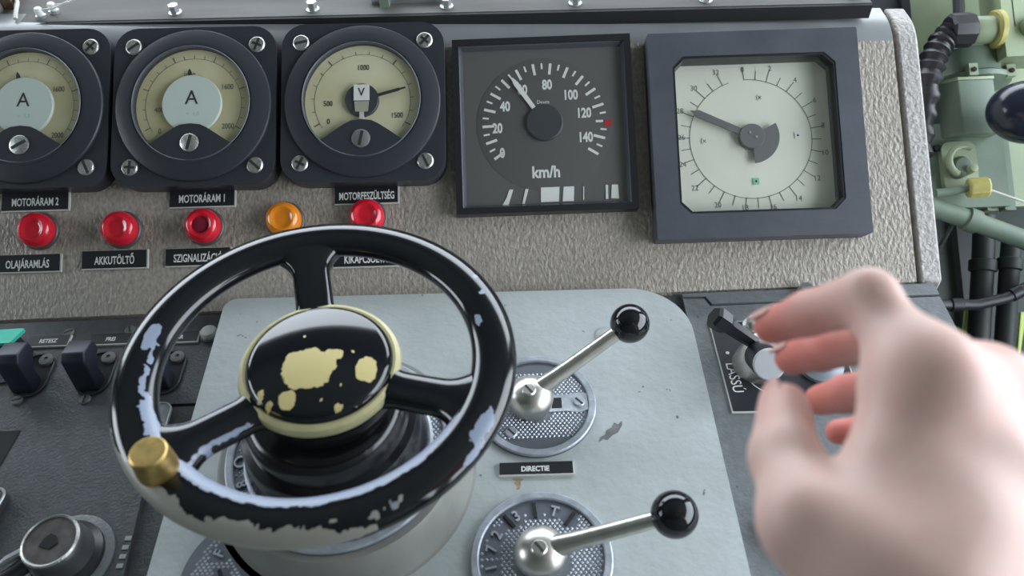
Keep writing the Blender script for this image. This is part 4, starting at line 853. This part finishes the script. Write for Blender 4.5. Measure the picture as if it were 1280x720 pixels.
    for a in corners:
        for b in corners:
            if sum(b)-sum(a) == 1 and all(y >= x for x, y in zip(a, b)):
                da = D[cells[:, 0]+a[0], cells[:, 1]+a[1], cells[:, 2]+a[2]].astype(float); db = D[cells[:, 0]+b[0], cells[:, 1]+b[1], cells[:, 2]+b[2]].astype(float)
                m = (da < 0) != (db < 0); tt = np.where(m, da/np.where(m, da-db, 1), 0)
                acc += np.where(m[:, None], np.array(a)+tt[:, None]*(np.array(b)-np.array(a)), 0); cnt += m
    V = lo+h*(cells+acc/cnt[:, None]); F = []
    for axn in range(3):
        o1, o2 = [(1, 2), (2, 0), (0, 1)][axn]
        sl0 = [slice(None)]*3; sl1 = [slice(None)]*3; sl0[axn] = slice(0, -1); sl1[axn] = slice(1, None)
        a = D[tuple(sl0)] < 0; b = D[tuple(sl1)] < 0
        e = np.argwhere(a != b)
        ok = (e[:, o1] > 0) & (e[:, o2] > 0) & (e[:, o1] < n[o1]-1) & (e[:, o2] < n[o2]-1); e = e[ok]
        s = a[tuple(e.T)]
        d1 = np.zeros(3, int); d1[o1] = 1; d2 = np.zeros(3, int); d2[o2] = 1
        q = np.stack([idx[tuple((e-d1-d2).T)], idx[tuple((e-d2).T)], idx[tuple(e.T)], idx[tuple((e-d1).T)]], 1)
        q[~s] = q[~s][:, ::-1]; F.append(q)
    F = np.concatenate(F)
    me = bpy.data.meshes.new('person'); me.from_pydata(V.tolist(), [], F.tolist())
    for p in me.polygons: p.use_smooth = True
    fl = np.zeros(len(V))
    for k_, r, s in (('i_tip', 0.017, 1), ('m_tip', 0.022, 1.1), ('r_tip', 0.022, 1.1), ('l_tip', 0.02, 1.1), ('m_dip', 0.02, 0.8), ('r_dip', 0.02, 0.8), ('t_tip', 0.012, 0.35), ('i_mcp', 0.014, 0.15), ('m_mcp', 0.016, 0.25), ('i_dip', 0.014, 0.5), ('l_dip', 0.018, 0.8)):
        fl = np.maximum(fl, s*np.exp(-((V-J[k_])**2).sum(1)/(2*r*r)*1.0))
    at = me.attributes.new('flush', 'FLOAT', 'POINT'); at.data.foreach_set('value', fl.astype(np.float32))
    m = mat('skin', (0.62, 0.40, 0.33), 0.48, sss=0.25, bump=0.12, bscale=900, spec=0.35)
    nt = m.node_tree; nn = nt.nodes; ll = nt.links; p = nn['Principled BSDF']
    a_ = nn.new('ShaderNodeAttribute'); a_.attribute_name = 'flush'
    tx = nn.new('ShaderNodeTexNoise'); tx.inputs['Scale'].default_value = 45; tx.inputs['Detail'].default_value = 4
    mm = nn.new('ShaderNodeMath'); mm.operation = 'MULTIPLY_ADD'; mm.inputs[1].default_value = 0.25; ll.new(tx.outputs['Fac'], mm.inputs[0]); ll.new(a_.outputs['Fac'], mm.inputs[2])
    rp = nn.new('ShaderNodeValToRGB'); rp.color_ramp.elements[0].color = (0.72, 0.485, 0.425, 1); rp.color_ramp.elements[1].color = (0.66, 0.22, 0.18, 1); rp.color_ramp.elements[0].position = 0.12
    ll.new(mm.outputs[0], rp.inputs['Fac']); ll.new(rp.outputs['Color'], p.inputs['Base Color'])
    me.materials.append(m); o = bpy.data.objects.new('person', me); COL.objects.link(o)
    sm = o.modifiers.new('smooth', 'SMOOTH'); sm.iterations = 4; sm.factor = 0.5
    tag(o, 'bare right hand and forearm reaching in from the lower right, fingers curled', 'person')
    def nail(tip, dip, side, r, w, ln):
        d = Vector(J[tip]-J[dip]).normalized(); s = Vector(side); s = (s-d*s.dot(d)).normalized(); x = d.cross(s)
        c = Vector(J[tip])+d*(r*0.1)+s*(r*0.87)
        M = Matrix(((x.x, d.x, s.x, c.x), (x.y, d.y, s.y, c.y), (x.z, d.z, s.z, c.z), (0, 0, 0, 1)))
        g = G(); rows = []
        for i in range(9):
            v_ = -1+2*i/8; row = []
            for j in range(9):
                u_ = -1+2*j/8; wd = w*(1-0.28*max(0, v_)**2-0.22*max(0, -v_)**2)
                row.append(g.bm.verts.new(M @ Vector((u_*wd, v_*ln, 0.0007-(u_*wd)**2/(2*r)*1.05-max(0, v_)**2*ln*0.16))))
            rows.append(row)
        for a, b in zip(rows[:-1], rows[1:]):
            for j in range(8): g.bm.faces.new((a[j], a[j+1], b[j+1], b[j]))
        n_ = obj('fingernail', g, mat('nail', (0.62, 0.34, 0.29), 0.5), o)
        sd = n_.modifiers.new('thick', 'SOLIDIFY'); sd.thickness = 0.0008
    nail('t_tip', 't_ip', (-0.85, -0.2, 0.45), 0.0088, 0.0064, 0.0068)
    up = (0.0, 0.9, 0.35)
    nail('i_tip', 'i_dip', (-0.45, 0.75, 0.15), 0.0070, 0.0050, 0.0056)
    nail('m_tip', 'm_dip', (-0.45, 0.75, 0.15), 0.0072, 0.0050, 0.0056)
hand()
